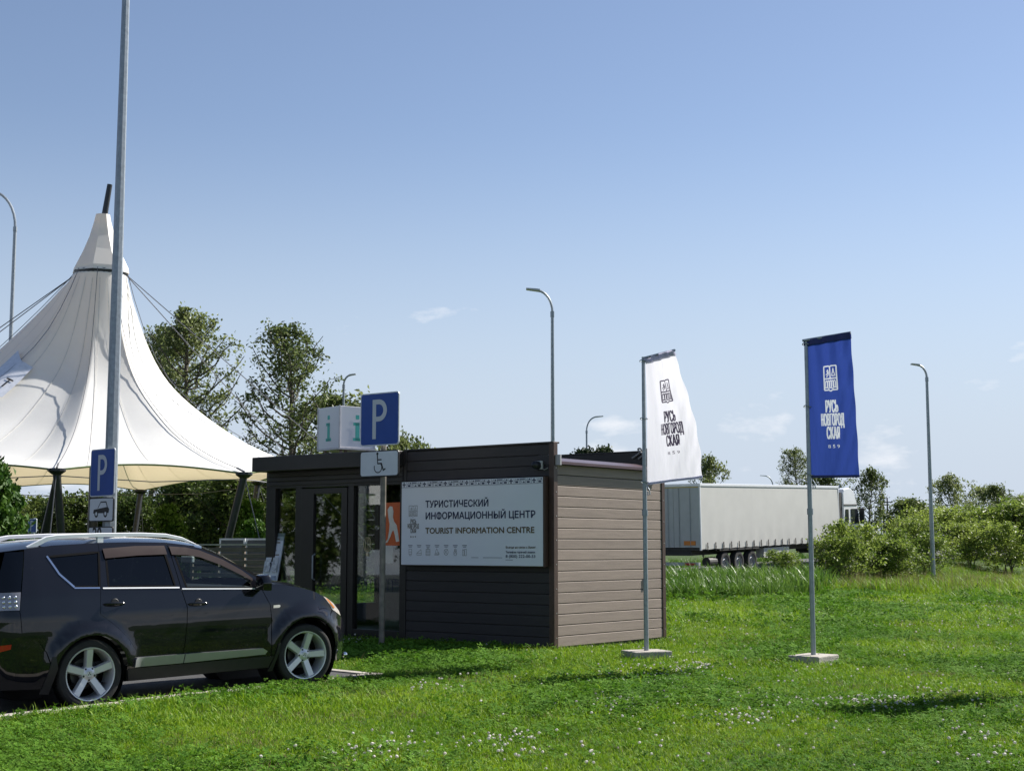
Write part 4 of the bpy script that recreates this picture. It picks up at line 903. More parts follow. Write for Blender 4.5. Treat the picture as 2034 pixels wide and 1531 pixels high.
for i in range(4):
    for j in range(3):
        x_, z_ = -.925 + i * .052, 1.065 + j * .045
        for s in (-1, 1): MB().lathe([(0, .012), (.010, .010), (.016, .004), (.018, 0)], 10, 'y').build('lamp_cell', M_chrome, car, True, loc=(x_, s * (SW(x_, z_) + .004), z_), rot=(0, 0, 0 if s > 0 else math.pi))
panel('rear_side_glass', [(-.945, 1.21), (-.710, 1.21), (-.618, 1.60), (-.80, 1.60)], M_tint, car)
panel('reflector', [(-.957, .62), (-.82, .655), (-.815, .70), (-.957, .69)], mat('red_reflector', (.45, .015, .012), .15, 0, .1, 30, coat=.5), car, .005, step=.03)
panel('quarter_glass', QG, M_tint, car, -.008); panel('rear_door_glass', RG, M_tint, car, -.008); panel('front_door_glass', FG, M_cglass, car, -.008)
# window frames (dark rubber) and chrome strip, drawn as narrow bands round the openings
def band(name, pts, w, m, off, closed=True):
    mb = MB(); n = len(pts); P2 = []
    fine = []
    for i in range(n if closed else n - 1):
        a, b_ = Vector(pts[i]), Vector(pts[(i + 1) % n]); k = max(1, int((b_ - a).length / .06))
        fine += [a.lerp(b_, j / k) for j in range(k)]
    if not closed: fine.append(Vector(pts[-1]))
    c = sum(fine, Vector((0, 0))) / len(fine); V = []; m_ = len(fine)
    for i, p in enumerate(fine):
        t = fine[(i + 1) % m_] - fine[i - 1] if closed else fine[min(i + 1, m_ - 1)] - fine[max(i - 1, 0)]
        nn_ = Vector((-t.y, t.x)).normalized()
        for s in (-w / 2, w / 2):
            q = p + nn_ * s; V.append((q.x, -(SW(q.x, q.y) + off), q.y))
    Fc = [(2*i, 2*i+1, (2*i+3) % (2*m_), (2*i+2) % (2*m_)) for i in range(m_ if closed else m_ - 1)]
    me = mb.add(V, Fc).mesh(name, m, fixn=False); link(name, me, car); link(name, me, car, scale=(1, -1, 1))
M_seal = mat('seal_rubber', (.010, .010, .011), .95, 0, .1, 8, spec=.05)
for pts in (QG, RG, FG): band('window_seal', pts, .022, M_seal, .002)
band('window_trim', [(-.158, 1.232), (-.293, 1.367), (-.392, 1.552)], .020, M_chrome, .006, False)
band('window_trim', [(-.16, 1.224), (.118, 1.214)], .014, M_chrome, .006, False); band('window_trim', [(.15, 1.210), (1.03, 1.180)], .014, M_silv, .006, False); band('window_trim', [(1.06, 1.165), (2.0, 1.128)], .014, M_silv, .006, False)
panel('wind_deflector', [(.222, 1.612), (.60, 1.632), (.945, 1.628), (.955, 1.535), (.60, 1.532), (.228, 1.512)], M_visor, car, .018, thick=.004)
panel('wind_deflector', [(1.0, 1.62), (1.20, 1.604), (1.36, 1.568), (1.62, 1.462), (1.84, 1.335), (1.955, 1.245), (1.95, 1.215), (1.80, 1.295), (1.58, 1.405), (1.34, 1.495), (1.20, 1.52), (1.01, 1.53)], M_visor, car, .018, thick=.004)
# dark door gaps behind the panels, sills and inner shell
def shell(name, outer, m, off): return panel(name, outer, m, car, off)
panel('inner_panel', [(-.70, .78), (-.72, 1.19), (2.1, 1.12), (2.15, .9), (2.16, .38), (.60, .38), (.50, .66), (.3, .85), (0, .92), (-.40, .85)], M_plast, car, -.016)
panel('pillar_lining', [(.16, 1.20), (.222, 1.63), (.262, 1.63), (.205, 1.20)], M_plast, car, -.014, step=.05); panel('pillar_lining', [(1.0, 1.17), (.94, 1.63), (1.03, 1.63), (1.11, 1.16)], M_plast, car, -.014, step=.05)
panel('sill', [(.40, .372), (2.19, .372), (2.16, .245), (.44, .245)], M_plast, car, .006, thick=.05)
M_strip = mat('silver_side_strip', (.40, .40, .42), .34, .65, .04, 8)
tr1, _ = panel('side_strip', [(.475, .384), (.478, .462), (.50, .482), (1.062, .478), (1.05, .384)], M_strip, car, .026, thick=.03, step=.04)
tr2, _ = panel('side_strip', [(1.062, .384), (1.074, .478), (2.05, .470), (2.10, .435), (2.08, .400)], M_strip, car, .026, thick=.03, step=.04)
panel('mud_flap', [(-.372, .44), (-.40, .56), (-.43, .56), (-.50, .19), (-.41, .18)], M_plast, car, .012, thick=.02)
panel('mud_flap', [(2.255, .52), (2.225, .50), (2.165, .20), (2.225, .20)], M_plast, car, .012, thick=.02)
# roof, windscreen, bonnet and ends: strips across the car between the two sides
def strip(name, st, m, ny=12):
    V = []; Q = []
    for (x, z, dx, dz) in st:
        w = SW(min(max(x, -.97), 3.44), z) - .002
        for k in range(ny + 1):
            s = -1 + 2 * k / ny; c = (1 - s * s) if abs(dz) + abs(dx) else 0; V.append((x + dx * c ** .8 if c > 0 else x, w * s, z + dz * (1 - abs(s) ** 3)))
    n = ny + 1
    for i in range(len(st) - 1):
        for k in range(ny): Q.append((i*n+k, i*n+k+1, (i+1)*n+k+1, (i+1)*n+k))
    me = MB().add(V, Q).mesh(name, m, fixn=True); me.shade_smooth()
    return link(name, me, car)
strip('front_end', [(3.37, .25, .15, 0), (3.41, .40, .16, 0), (3.405, .60, .16, 0), (3.33, .70, .16, .01), (3.21, .757, .2, .03)], M_paint)
strip('bonnet', [(3.21, .76, .2, .03), (3.10, .87, .17, .05), (2.98, .955, .12, .06), (2.90, 1.006, .08, .065), (2.804, 1.053, .03, .075), (2.604, 1.113, 0, .075), (2.377, 1.153, 0, .07), (2.165, 1.18, .03, .05)], M_paint)
strip('windscreen', [(2.165, 1.182, .16, .04), (2.08, 1.237, .16, .045), (1.88, 1.347, .16, .05), (1.6, 1.502, .15, .055), (1.41, 1.586, .14, .055)], M_cglass)
band('pillar_edge', [(2.165, 1.182), (1.88, 1.347), (1.6, 1.502), (1.40, 1.59)], .02, M_seal, .001, False)
strip('roof', [(1.41, 1.586, .14, .055), (1.2, 1.633, .08, .06), (.97, 1.661, 0, .06), (.6, 1.673, 0, .06), (.2, 1.673, 0, .06), (-.31, 1.656, 0, .06), (-.61, 1.626, -.05, .06), (-.84, 1.602, -.08, .05)], M_paint)
strip('rear_window', [(-.84, 1.598, -.08, .05), (-.90, 1.42, -.1, 0), (-.945, 1.21, -.1, 0)], M_tint)
strip('tailgate', [(-.945, 1.21, -.1, 0), (-.962, 1.03, -.1, 0), (-.97, .7, -.09, 0), (-.97, .26, -.08, 0), (-.5, .24, 0, 0)], M_paint)
strip('underbody', [(-.5, .25, 0, 0), (.5, .24, 0, 0), (2.1, .24, 0, 0), (3.37, .25, .15, 0)], M_plast, 4)
# wheel housings
for cx, r in ((0, .40), (FWX, .435)):
    for s in (-1, 1):
        MB().lathe([(r, s * .50), (r, s * .84)], 36, 'y', (cx, 0, .35)).add([], []).build('wheel_arch', M_black, car)
        d_ = MB(); d_.lathe([(0, s * .50), (r, s * .50)], 36, 'y', (cx, 0, .35)); d_.build('wheel_arch', M_black, car)
# wheels
def wheel(x, s, steer, first=[None]):
    h = empty_w = None
    o = MB().lathe([(0, .04), (.15, .04), (.15, .06), (.16, .06), (.16, .02)], 24, 'y').mesh('wheel', mat('brake_disc', (.12, .115, .11), .4, .6)) if not first[0] else None
    if not first[0]:
        ty = MB().lathe([(.268, -.100), (.276, -.110), (.310, -.118), (.337, -.108), (.349, -.088), (.352, -.04), (.352, .04), (.349, .088), (.335, .105), (.262, .105)], 64, 'y').mesh('tyre', M_rubc, True)
        gro = MB()
        for k in range(64):
            a = 2 * math.pi * k / 64; p = lambda r_, h_: (r_ * math.cos(a), h_, r_ * math.sin(a)); a2 = a + .03; p2 = lambda r_, h_: (r_ * math.cos(a2), h_, r_ * math.sin(a2))
            gro.add([p(.3525, -.085), p2(.3525, -.085), p2(.3545, -.03), p(.3545, -.03)], [(0, 1, 2, 3)])
        tread = gro.mesh('tread', M_black, fixn=False)
        rm = MB().lathe([(.271, -.102), (.268, -.112), (.258, -.110), (.248, -.09), (.240, -.04), (.238, .08), (.265, .10)], 48, 'y')
        for k in range(5):
            a = R(90 + 72 * k); er = Vector((math.cos(a), 0, math.sin(a))); et = Vector((-math.sin(a), 0, math.cos(a))); n = 7; Vv = []
            for i in range(n):
                t = i / (n - 1); r_ = .035 + .214 * t; w_ = .040 + .006 * t; yo = -.070 - .028 * t
                for ww, yy in ((-w_, yo + .022), (-w_ * .72, yo), (w_ * .72, yo), (w_, yo + .022), (w_, yo + .045), (-w_, yo + .045)): Vv.append(er * r_ + et * ww + Vector((0, yy, 0)))
            Q = []
            for i in range(n - 1):
                for k2 in range(6): Q.append((i*6+k2, i*6+(k2+1)%6, (i+1)*6+(k2+1)%6, (i+1)*6+k2))
            rm.add(Vv, Q)
        rm.lathe([(0, -.086), (.030, -.086), (.040, -.078), (.078, -.072), (.088, -.05), (.088, -.02)], 24, 'y')
        rim = rm.mesh('rim', M_alloy, True)
        bo = MB()
        for k in range(5):
            a = R(54 + 72 * k); bo.lathe([(0, -.078), (.011, -.076), (.0125, -.066), (.0125, -.06)], 10, 'y', (.062 * math.cos(a), 0, .062 * math.sin(a)))
        bolts = bo.mesh('wheel_bolt', M_dsteel, True)
        emb = MB()
        for k in range(3):
            a = R(90 + 120 * k); er = (math.cos(a), math.sin(a)); et = (-er[1], er[0]); emb.add([(er[0] * .002, -.0875, er[1] * .002), (er[0] * .012 + et[0] * .006, -.0875, er[1] * .012 + et[1] * .006), (er[0] * .023, -.0875, er[1] * .023), (er[0] * .012 - et[0] * .006, -.0875, er[1] * .012 - et[1] * .006)], [(0, 1, 2, 3)])
        first[0] = (o, ty, tread, rim, bolts, emb.mesh('hub_emblem', M_dsteel, fixn=False))
    o, ty, tread, rim, bolts, em_ = first[0]
    w = link('wheel', o, car, (x, s * .775, WR), (0, R(17 * (x > 1)), R(180 if s > 0 else 0) + steer))
    for nm, me in (('tyre', ty), ('tread', tread), ('rim', rim), ('wheel_bolts', bolts), ('hub_emblem', em_)): link(nm, me, w)
for s in (-1, 1): wheel(0, s, 0); wheel(FWX, s, R(-6))
# roof rails
def rail(s):
    ys = lambda x, z: s * (SW(min(max(x, -.9), 3), 1.62) - .065)
    prof = [(-.56, 1.652), (-.46, 1.70), (-.36, 1.748), (-.25, 1.764), (.2, 1.775), (.7, 1.772), (1.0, 1.756), (1.2, 1.715), (1.37, 1.640)]
    V = []; Q = []
    for i, (x, z) in enumerate(prof):
        th = interp(i, [0, 1, 2, 3, 6, 7, 8], [.012, .055, .052, .040, .040, .034, .01]); y = ys(x, z)
        for dy, dz in ((-.022, -th), (.022, -th), (.022, -.006), (.012, 0), (-.012, 0), (-.022, -.006)): V.append((x, y + dy, z + dz))
    for i in range(len(prof) - 1):
        for k in range(6): Q.append((i*6+k, i*6+(k+1)%6, (i+1)*6+(k+1)%6, (i+1)*6+k))
    Q += [tuple(range(6)), tuple(48 + k for k in range(6))]
    o = MB().add(V, Q).build('roof_rail', M_silv, car, True)
    MB().box(.20, .265, ys(.2, 0) - .02, ys(.2, 0) + .02, 1.67, 1.74).build('rail_foot', M_silv, o)
rail(-1); rail(1)
MB().tube([(-.72, .1, 1.66), (-.77, .1, 1.70), (-.98, .1, 1.90)], [.012, .006, .002], 6).build('antenna', M_black, car)
# door handles, side marker, mirrors, tow ball
for (x, z) in ((.258, 1.050), (1.233, 1.004)):
    for s in (-1, 1):
        y = SW(x, z)
        MB().lathe([(0, .004), (.045, .002), (.05, -.004)], 18, 'y', (0, 0, 0)).build('handle_recess', M_black, car, True, loc=(x + .01, s * (y - .0) , z + .0), rot=(0, 0, 0 if s > 0 else math.pi))
        hb = []
        for t in np.linspace(0, 1, 9): hb.append((x - .115 + .23 * t, s * (y + .012 + .032 * math.sin(t * math.pi) ** .6), z - .004 * t))
        MB().tube(hb, [.008, .014, .016, .017, .017, .017, .016, .014, .008], 8).build('door_handle', M_paint, car, True)
panel('side_marker', [(2.19, .905), (2.27, .905), (2.285, .925), (2.27, .938), (2.19, .935)], mat('marker_lens', (.75, .70, .62), .12, 0, .2, 40, coat=.5), car, .008, step=.03)
for s in (-1, 1):
    MB().add([(2.07, s * .86, 1.115), (2.07, s * 1.06, 1.10), (2.05, s * 1.09, 1.19), (2.05, s * 1.05, 1.285), (2.05, s * .88, 1.295), (1.95, s * .89, 1.12), (1.95, s * 1.05, 1.115), (1.94, s * 1.075, 1.19), (1.95, s * 1.04, 1.275), (1.95, s * .90, 1.285)],
        [(0, 1, 2, 3, 4), (9, 8, 7, 6, 5), (0, 5, 6, 1), (1, 6, 7, 2), (2, 7, 8, 3), (3, 8, 9, 4), (4, 9, 5, 0)]).build('door_mirror', M_paint, car, True, bevel=.02)
    MB().box(1.97, 2.05, min(s * .80, s * .90), max(s * .80, s * .90), 1.11, 1.16).build('mirror_base', M_plast, car)
MB().lathe([(0, -.035), (.018, -.03), (.032, -.012), (.034, .005), (.026, .024), (0, .034)], 16, 'z', (3.29, -.74, .30)).build('fog_lamp_ball', M_chrome, car, True)
# cabin
M_seat = mat('seat_fabric', (.03, .03, .033), .8); M_dash = mat('dashboard', (.05, .05, .052), .6)
for x, ys_ in ((1.05, (-.38, .38)), (.15, (-.42, 0, .42))):
    for y in ys_:
        st = MB().prism([(x - .05, .55), (x + .5, .58), (x + .5, .72), (x + .08, .70), (x - .08, 1.22), (x - .20, 1.22), (x - .12, .6)], 'y', y - .24, y + .24).build('seat', M_seat, car, bevel=.04)
        MB().box(x - .21, x - .11, y - .13, y + .13, 1.26, 1.47).build('headrest', M_seat, st, bevel=.04)
MB().prism([(1.72, .7), (2.12, .7), (2.14, 1.12), (1.95, 1.16), (1.74, 1.08)], 'y', -.70, .70).build('dashboard', M_dash, car, bevel=.03)
MB().tube([(1.68 + .06 * math.sin(t), .38 + .18 * math.cos(t), 1.03 + .17 * math.sin(t)) for t in np.linspace(0, 2 * math.pi, 20)], .016, 6).build('steering_wheel', M_seat, car)
MB().box(1.60, 1.64, -.12, .12, 1.42, 1.49).build('rear_view_mirror', M_silv, car, bevel=.01)
MB().box(-.9, 2.2, -.74, .74, .40, .46).build('cabin_floor', M_plast, car)
MB().add([(1.82, -.66, 1.13), (1.98, -.66, 1.145), (1.98, -.50, 1.15), (1.82, -.50, 1.14)], [(0, 1, 2, 3)]).build('paper', mat('paper_white', (.6, .6, .58), .6), car, fixn=False)
# ------------------------------------------------------------------ vegetation
def frames(n, rng):
    a = rng.normal(size=(n, 3)); a /= np.linalg.norm(a, axis=1)[:, None]; b = rng.normal(size=(n, 3)); b -= a * (a * b).sum(1)[:, None]; b /= np.linalg.norm(b, axis=1)[:, None]
    return a, b
def leaf_mesh(name, P, size, rng, m, up=.3, aspect=.55, droop=None):
    """one rhombic leaf (two triangles folded along the midrib) at each point"""
    n = len(P); a, b = frames(n, rng); a[:, 2] += up; a /= np.linalg.norm(a, axis=1)[:, None]
    b -= a * (a * b).sum(1)[:, None]; b /= np.linalg.norm(b, axis=1)[:, None]; c = np.cross(a, b)
    s = (size * rng.uniform(.6, 1.35, n))[:, None]
    V = np.stack([P - a * s * .5, P + b * s * aspect * .5 + c * s * .12, P + a * s * .5, P - b * s * aspect * .5 + c * s * .12], 1).reshape(-1, 3)
    I = np.arange(n)[:, None] * 4
    Fc = np.concatenate([I + np.array([0, 1, 2]), I + np.array([0, 2, 3])], 0)
    return np_mesh(name, V, Fc, m)
M_bark = mat('bark', (.10, .085, .065), .9, 0, .3, 6, .6, 30)
M_leafA = leaf_mat('poplar_leaf', (.075, .105, .030), (.210, .245, .090), .42, .45, .9)
M_leafB = leaf_mat('willow_leaf', (.100, .160, .024), (.260, .330, .065), .45, .45, .7)
M_leafC = leaf_mat('pine_needle', (.018, .035, .012), (.055, .080, .028), .55, .15, .9)
M_leafD = leaf_mat('thuja_leaf', (.030, .080, .012), (.075, .150, .020), .55, .25, 1.5)
M_leafE = leaf_mat('hedge_leaf', (.040, .070, .015), (.150, .195, .045), .45, .4, .9)
def grow(seed, H, prof, trunk_r, n_limb, rise, n_leaf, lsize, spread, m_leaf, h0=.12, twigs=6, leader=True, up=.3, multi=1):
    """trunk, limbs, twigs -> (wood mesh, leaf mesh); prof(h) is the crown radius at height fraction h"""
    rng = np.random.default_rng(seed); wood = MB(); tips = []; wts = []
    stems = []
    for s in range(multi):
        off = rng.normal(0, .05 * H * (multi > 1), 2); lean = rng.normal(0, .06 + .12 * (multi > 1), 2); wob = rng.normal(0, .012 * H, (6, 2)); wob[0] = 0
        pts = [Vector((off[0] + lean[0] * H * t + wob[i][0], off[1] + lean[1] * H * t + wob[i][1], H * .97 * t)) for i, t in enumerate(np.linspace(0, 1, 6))]
        stems.append(pts); wood.tube(pts, [trunk_r * (1 - .85 * t) / (1 if multi == 1 else 1.6) for t in np.linspace(0, 1, 6)], 7)
    for i in range(n_limb):
        h = h0 + (.97 - h0) * ((i + rng.uniform(0, .8)) / n_limb) ** .9; az = i * 2.4 + rng.uniform(-.5, .5); Rr = prof(h) * rng.uniform(.7, 1.12)
        pts = stems[i % multi]; t = min(h * 1.0, .98) * 5; k = int(t); b0 = pts[k].lerp(pts[min(k + 1, 5)], t - k)
        d = Vector((math.cos(az), math.sin(az), 0)); L = []
        for j in range(6):
            f = j / 5; L.append(b0 + d * (Rr * f) + Vector((rng.normal(0, .03) * Rr, rng.normal(0, .03) * Rr, Rr * rise * (f ** 1.5) + rng.normal(0, .02) * Rr)))
        r0 = trunk_r * .42 * (1 - .6 * h); wood.tube(L, [r0 * (1 - .8 * j / 5) + .006 for j in range(6)], 5, cap=False)
        for q in range(twigs):
            f = rng.uniform(.3, 1.0); k = min(int(f * 5), 4); a = L[k].lerp(L[k + 1], f * 5 - k)
            e = a + Vector((rng.normal(0, 1), rng.normal(0, 1), rng.normal(.5, .7))).normalized() * Rr * rng.uniform(.18, .42)
            wood.tube([a, e], [r0 * .3 + .004, .004], 3, cap=False)
            for tt in (.35, .7, 1.0): tips.append(a.lerp(e, tt)); wts.append(.5 + tt)
    if leader:
        for p in stems: 
            for tt in (.9, .96, 1.0): tips.append(p[4].lerp(p[5], (tt - .8) / .2)); wts.append(1.2)
    T = np.array([tuple(t) for t in tips]); w = np.array(wts); w = w * rng.uniform(.2, 1.8, len(w)); w /= w.sum()
    idx = rng.choice(len(T), n_leaf, p=w); P = T[idx] + rng.normal(0, spread, (n_leaf, 3)) * np.array([1, 1, .8]); P[:, 2] = np.maximum(P[:, 2], .08)
    return wood.mesh('trunk', M_bark, True, fixn=False), leaf_mesh('crown', P, lsize, rng, m_leaf, up)
def egg(R_, lo=.15, peak=.42):
    return lambda h: R_ * (max(0.05, math.sin(math.pi * min(1, max(0, (h - lo * .3) / (1 - lo * .3))) ** (math.log(.5) / math.log(peak)))) ** .8)
def dome(R_): return lambda h: R_ * math.sqrt(max(.05, 1 - h * h * .92))
def plant(name, kind, x, y, s, rot, label, cat, group=None, sz=1.0, z=None):
    wood, crown = kind; o = empty(name, (x, y, (gz(x, y) if z is None else z) - .03), (0, 0, rot), label, cat, group); o.scale = (s, s, s * sz)
    link('trunk', wood, o); link('crown', crown, o); return o
POP = [grow(11, 13.5, egg(2.7, .2, .45), .20, 56, 1.0, 10500, .175, .17, M_leafA, .16, 8), grow(12, 12.5, egg(2.4, .2, .5), .18, 50, 1.1, 8000, .17, .155, M_leafA, .16, 8)]
LOOSE = [grow(21, 8.5, egg(2.6, .2, .5), .16, 26, .8, 3800, .26, .24, M_leafA, .2, 6), grow(22, 7.5, egg(2.4, .3, .6), .14, 22, .9, 3000, .25, .22, M_leafA, .25, 6)]
BUSH = [grow(31, 3.6, dome(2.7), .08, 40, .55, 9000, .19, .22, M_leafB, .04, 7, multi=4), grow(32, 3.2, dome(2.4), .07, 36, .5, 8000, .18, .20, M_leafB, .04, 7, multi=5), grow(33, 3.0, dome(1.6), .05, 30, .7, 5000, .16, .17, M_leafB, .05, 6, multi=5)]
HEDGE = [grow(41, 5.0, egg(2.1, .1, .4), .10, 38, .6, 9000, .19, .22, M_leafE, .06, 7, multi=2), grow(42, 4.6, egg(1.9, .1, .45), .10, 34, .7, 8000, .18, .20, M_leafE, .06, 7, multi=3)]
PINE = [grow(51, 7.5, lambda h: 1.9 * (1 - h) ** .8 + .2, .14, 44, .25, 9000, .22, .16, M_leafC, .12, 7)]
THUJA = [grow(61, 3.6, lambda h: .85 * (1 - h) ** .7 + .05, .07, 70, 1.0, 9000, .14, .09, M_leafD, .03, 5, up=1.4)]
rt = random.Random(77)
def px_plant(name, kind, px, py_top, Y, H0, label, cat='tree', group=None, wide=1.0, z=None):
    t = wpt(px, py_top, Y=Y); z0 = gz(t.x, t.y) if z is None else z; s = (t.z - z0) / H0
    o = plant(name, kind, t.x, t.y, s * wide, rt.uniform(0, 6.28), label, cat, group, 1.0 / wide, z0); return o
px_plant('poplar_tree', POP[0], 385, 608, 70, 13.5, 'tall leafy tree directly behind the right slope of the tent', wide=1.12)
px_plant('poplar_tree', POP[1], 604, 634, 66, 12.5, 'tall open tree behind the light box cube', wide=1.12)
px_plant('broadleaf_tree', LOOSE[0], 712, 785, 75, 8.5, 'small tree top between light box and parking sign', wide=1.1)
px_plant('broadleaf_tree', POP[1], 300, 640, 78, 12.5, 'leafy tree half hidden behind the tent slope', wide=1.0)
px_plant('bare_tree', LOOSE[1], 800, 868, 60, 7.5, 'thin tree top just over the kiosk roof corner', wide=.8)
for px, py, k in ((1160, 884, .9), (1190, 880, .8)): px_plant('pine_tree', PINE[0], px, py, 88, 7.5, ('young pine over the kiosk roof beside the distant lamp', 'young pine over the kiosk roof nearer the cable loop')[px > 1170], wide=1.0)
px_plant('broadleaf_tree', LOOSE[0], 1392, 905, 100, 8.5, 'loose tree rising behind the white flag and trailer', wide=.6)
px_plant('broadleaf_tree', POP[1], 1585, 884, 115, 12.5, 'tall tree showing between the flags above the trailer', wide=.9)
px_plant('broadleaf_tree', LOOSE[1], 1640, 935, 112, 7.5, 'tree behind the blue flag above the trailer roof', wide=.9)
px_plant('broadleaf_tree', LOOSE[0], 1716, 930, 98, 8.5, 'loose tree directly behind the truck cab', wide=.68)
px_plant('round_tree', HEDGE[0], 1810, 992, 100, 5.0, 'dense rounded tree beyond the lamp post in the bushes', wide=1.5)
for px, py, Y, k, lb_ in ((1902, 942, 140, 0, 'tall loose tree above the right bushes'), (1958, 968, 150, 1, 'slim tree beside the tall loose tree above the bushes'), (1990, 962, 145, 0, 'loose tree over the far end of the bushes'), (2030, 985, 150, 1, 'low tree at the end of the tree row over the bushes')):
    px_plant('broadleaf_tree', LOOSE[k], px, py, Y, 8.5 if k == 0 else 7.5, lb_, wide=.85)
# bushes on the right
for i, (px, py, Y, k, wd, lb_) in enumerate(((1690, 1046, 58, 2, 1.15, 'light green willow bush in front of the truck cab'), (1660, 1068, 56, 2, 1.2, 'low willow bush against the trailer wheels'), (1745, 1062, 62, 1, 1.2, 'willow bush between truck cab and lamp post'),
        (1800, 1040, 72, 0, 1.2, 'willow bush at the foot of the lamp post'), (1775, 1078, 60, 2, 1.5, 'low spreading bush in front of the lamp post'), (1880, 1020, 80, 0, 1.3, 'broad rounded bush right of the lamp post'), (1950, 1016, 84, 1, 1.45, 'broad rounded bush in the middle of the bush row'),
        (2020, 1008, 82, 0, 1.35, 'broad rounded bush towards the end of the bush row'), (2090, 1015, 84, 1, 1.3, 'last broad bush of the row'), (1840, 1065, 66, 2, 1.4, 'low pale bush before the broad bushes'), (1925, 1045, 74, 1, 1.1, 'bush with dark hollow beneath in front of the row'), (2000, 1048, 72, 2, 1.4, 'low bush in front of the row end'), (1560, 1098, 55, 2, 1.4, 'small shrub among the reeds before the trailer'))):
    px_plant('willow_bush', BUSH[k], px, py, Y, (3.6, 3.2, 3.0)[k], lb_, 'bush', wide=wd)
# planting behind the tent
for i, (px, py, Y, kd, H, wd, lb_) in enumerate(((150, 985, 57, HEDGE[0], 5, 1.1, 'dark hedge shrub under the tent between left struts'), (60, 990, 60, HEDGE[1], 4.6, 1.2, 'hedge shrub beyond the small far parking sign'), (215, 980, 60, HEDGE[1], 4.6, 1.15, 'hedge shrub behind the parking sign plates'), (270, 985, 57, HEDGE[0], 5, 1.0, 'pale hedge shrub right of the parking sign plates'),
        (330, 950, 62, PINE[0], 7.5, 1.1, 'pine seen under the tent arch'), (400, 945, 61, HEDGE[0], 5, 1.2, 'big dark shrub under the right tent arch'), (455, 940, 59, HEDGE[1], 4.6, 1.15, 'big shrub behind the right tent struts'), (515, 945, 60, HEDGE[0], 5, 1.1, 'shrub between tent strut and kiosk'), (570, 950, 62, HEDGE[1], 4.6, 1.1, 'shrub hidden behind the kiosk entrance'), (640, 950, 50, HEDGE[0], 5, 1.2, 'shrub behind the kiosk, seen through its door glass'), (710, 955, 48, HEDGE[1], 4.6, 1.2, 'shrub behind the kiosk, seen through the wide window'), (780, 955, 50, HEDGE[0], 5, 1.2, 'shrub behind the kiosk wall'),
        (105, 1000, 55, PINE[0], 7.5, .9, 'small pine under the tent by the near strut'), (5, 985, 58, HEDGE[0], 5, 1.1, 'hedge shrub behind the foreground thuja'))):
    px_plant('hedge_shrub' if kd is not PINE[0] else 'pine_tree', kd, px, py, Y, H, lb_, 'shrub' if kd is not PINE[0] else 'tree', wide=wd)
for px, py, Y, lb_ in ((4, 905, 27, 'bright green thuja by the left end of the car roof'), (350, 1000, 46, 'thuja under the tent behind the sign'), (478, 990, 44, 'narrow thuja between the right tent struts'), (500, 1030, 40, 'small thuja behind the slatted fence'), (-25, 950, 28, 'thuja next to the bright thuja, mostly out of view')):
    px_plant('thuja', THUJA[0], px, py, Y, 3.6, lb_, 'conifer', wide=1.15)
# trees across the car park, which the kiosk's windows mirror
for i, (x, y) in enumerate(((-34, 26), (-30, 17), (-36, 9), (-33, 34), (-40, 20))):
    plant('poplar_tree', POP[i % 2], x, y, .75, i * 1.3, ('tree across the car park opposite the kiosk windows', 'tree across the car park nearest the bay', 'tree at the near end of the row across the car park', 'tree at the far end of the row across the car park', 'tree behind the row across the car park')[i], 'tree', 'trees across the car park', z=-.05)
for i in range(8):
    plant('hedge_shrub', HEDGE[i % 2], -31 + 1.2 * (i % 3), 6 + i * 4.2, 1.45, i * 2.1, 'dense shrub in the belt of shrubs across the car park', 'shrub', 'shrub belt across the car park', z=-.08)
# ------------------------------------------------------------------ grass, reeds and clover (scattered instances)
def tuft(seed, n, h, spread, w, m, bend=.5, flat=False):
    rng = np.random.default_rng(seed); V = []; Fc = []
    for i in range(n):
        a = rng.uniform(0, 6.28); b0 = rng.normal(0, spread, 2); hh = h * rng.uniform(.45, 1.15); d = np.array([math.cos(a), math.sin(a)]); s = np.array([-d[1], d[0]]) * w * rng.uniform(.7, 1.3); bd = bend * rng.uniform(.2, 1.3) * hh
        k = len(V)
        for t, ww in ((0, 1), (.5, .85), (.82, .5)):
            c = b0 + d * bd * t * t; z = hh * t * (1 - .18 * t * bend)
            V += [(*(c - s * ww), z), (*(c + s * ww), z)]
        c = b0 + d * bd; V.append((*c, hh * (1 - .22 * bend)))
        Fc += [(k, k+1, k+3), (k, k+3, k+2), (k+2, k+3, k+5), (k+2, k+5, k+4), (k+4, k+5, k+6)]
    return np_mesh('tuft', V, Fc, m)
def clover_patch(seed, n, m):
    rng = np.random.default_rng(seed); V = []; Fc = []
    for i in range(n):
        c = np.r_[rng.normal(0, .045, 2), rng.uniform(.03, .075)]
        for k in range(3):
            a = rng.uniform(0, 6.28) if k == 0 else a + 2.09
            d = np.array([math.cos(a), math.sin(a), rng.uniform(-.1, .35)]); s = np.array([-d[1], d[0], 0]); L = .017; b = len(V)
            V += [tuple(c), tuple(c + d * L * .7 + s * L * .55), tuple(c + d * L * 1.2), tuple(c + d * L * .7 - s * L * .55)]; Fc += [(b, b+1, b+2), (b, b+2, b+3)]
    return np_mesh('clover_leaves', V, Fc, m)
M_gr = leaf_mat('grass_blade', (.092, .215, .007), (.265, .385, .020), .55, .35, .45)
M_gr2 = leaf_mat('clover_leaf', (.055, .150, .010), (.125, .245, .024), .95, .3, .6)
M_reed = leaf_mat('reed_blade', (.060, .145, .018), (.150, .250, .040), .4, .35, .5)
M_dry = leaf_mat('seed_grass', (.16, .13, .06), (.26, .20, .10), .7, .3, .5)
M_clov = leaf_mat('clover_flower', (.60, .52, .48), (.80, .76, .70), .7, .3, 5)
def flower(seed):
    rng = np.random.default_rng(seed); mb = MB(); h = .085
    mb.tube([(0, 0, 0), (.006, .004, h)], .0014, 3)
    V, Fc = mb.v, mb.f
    return mb
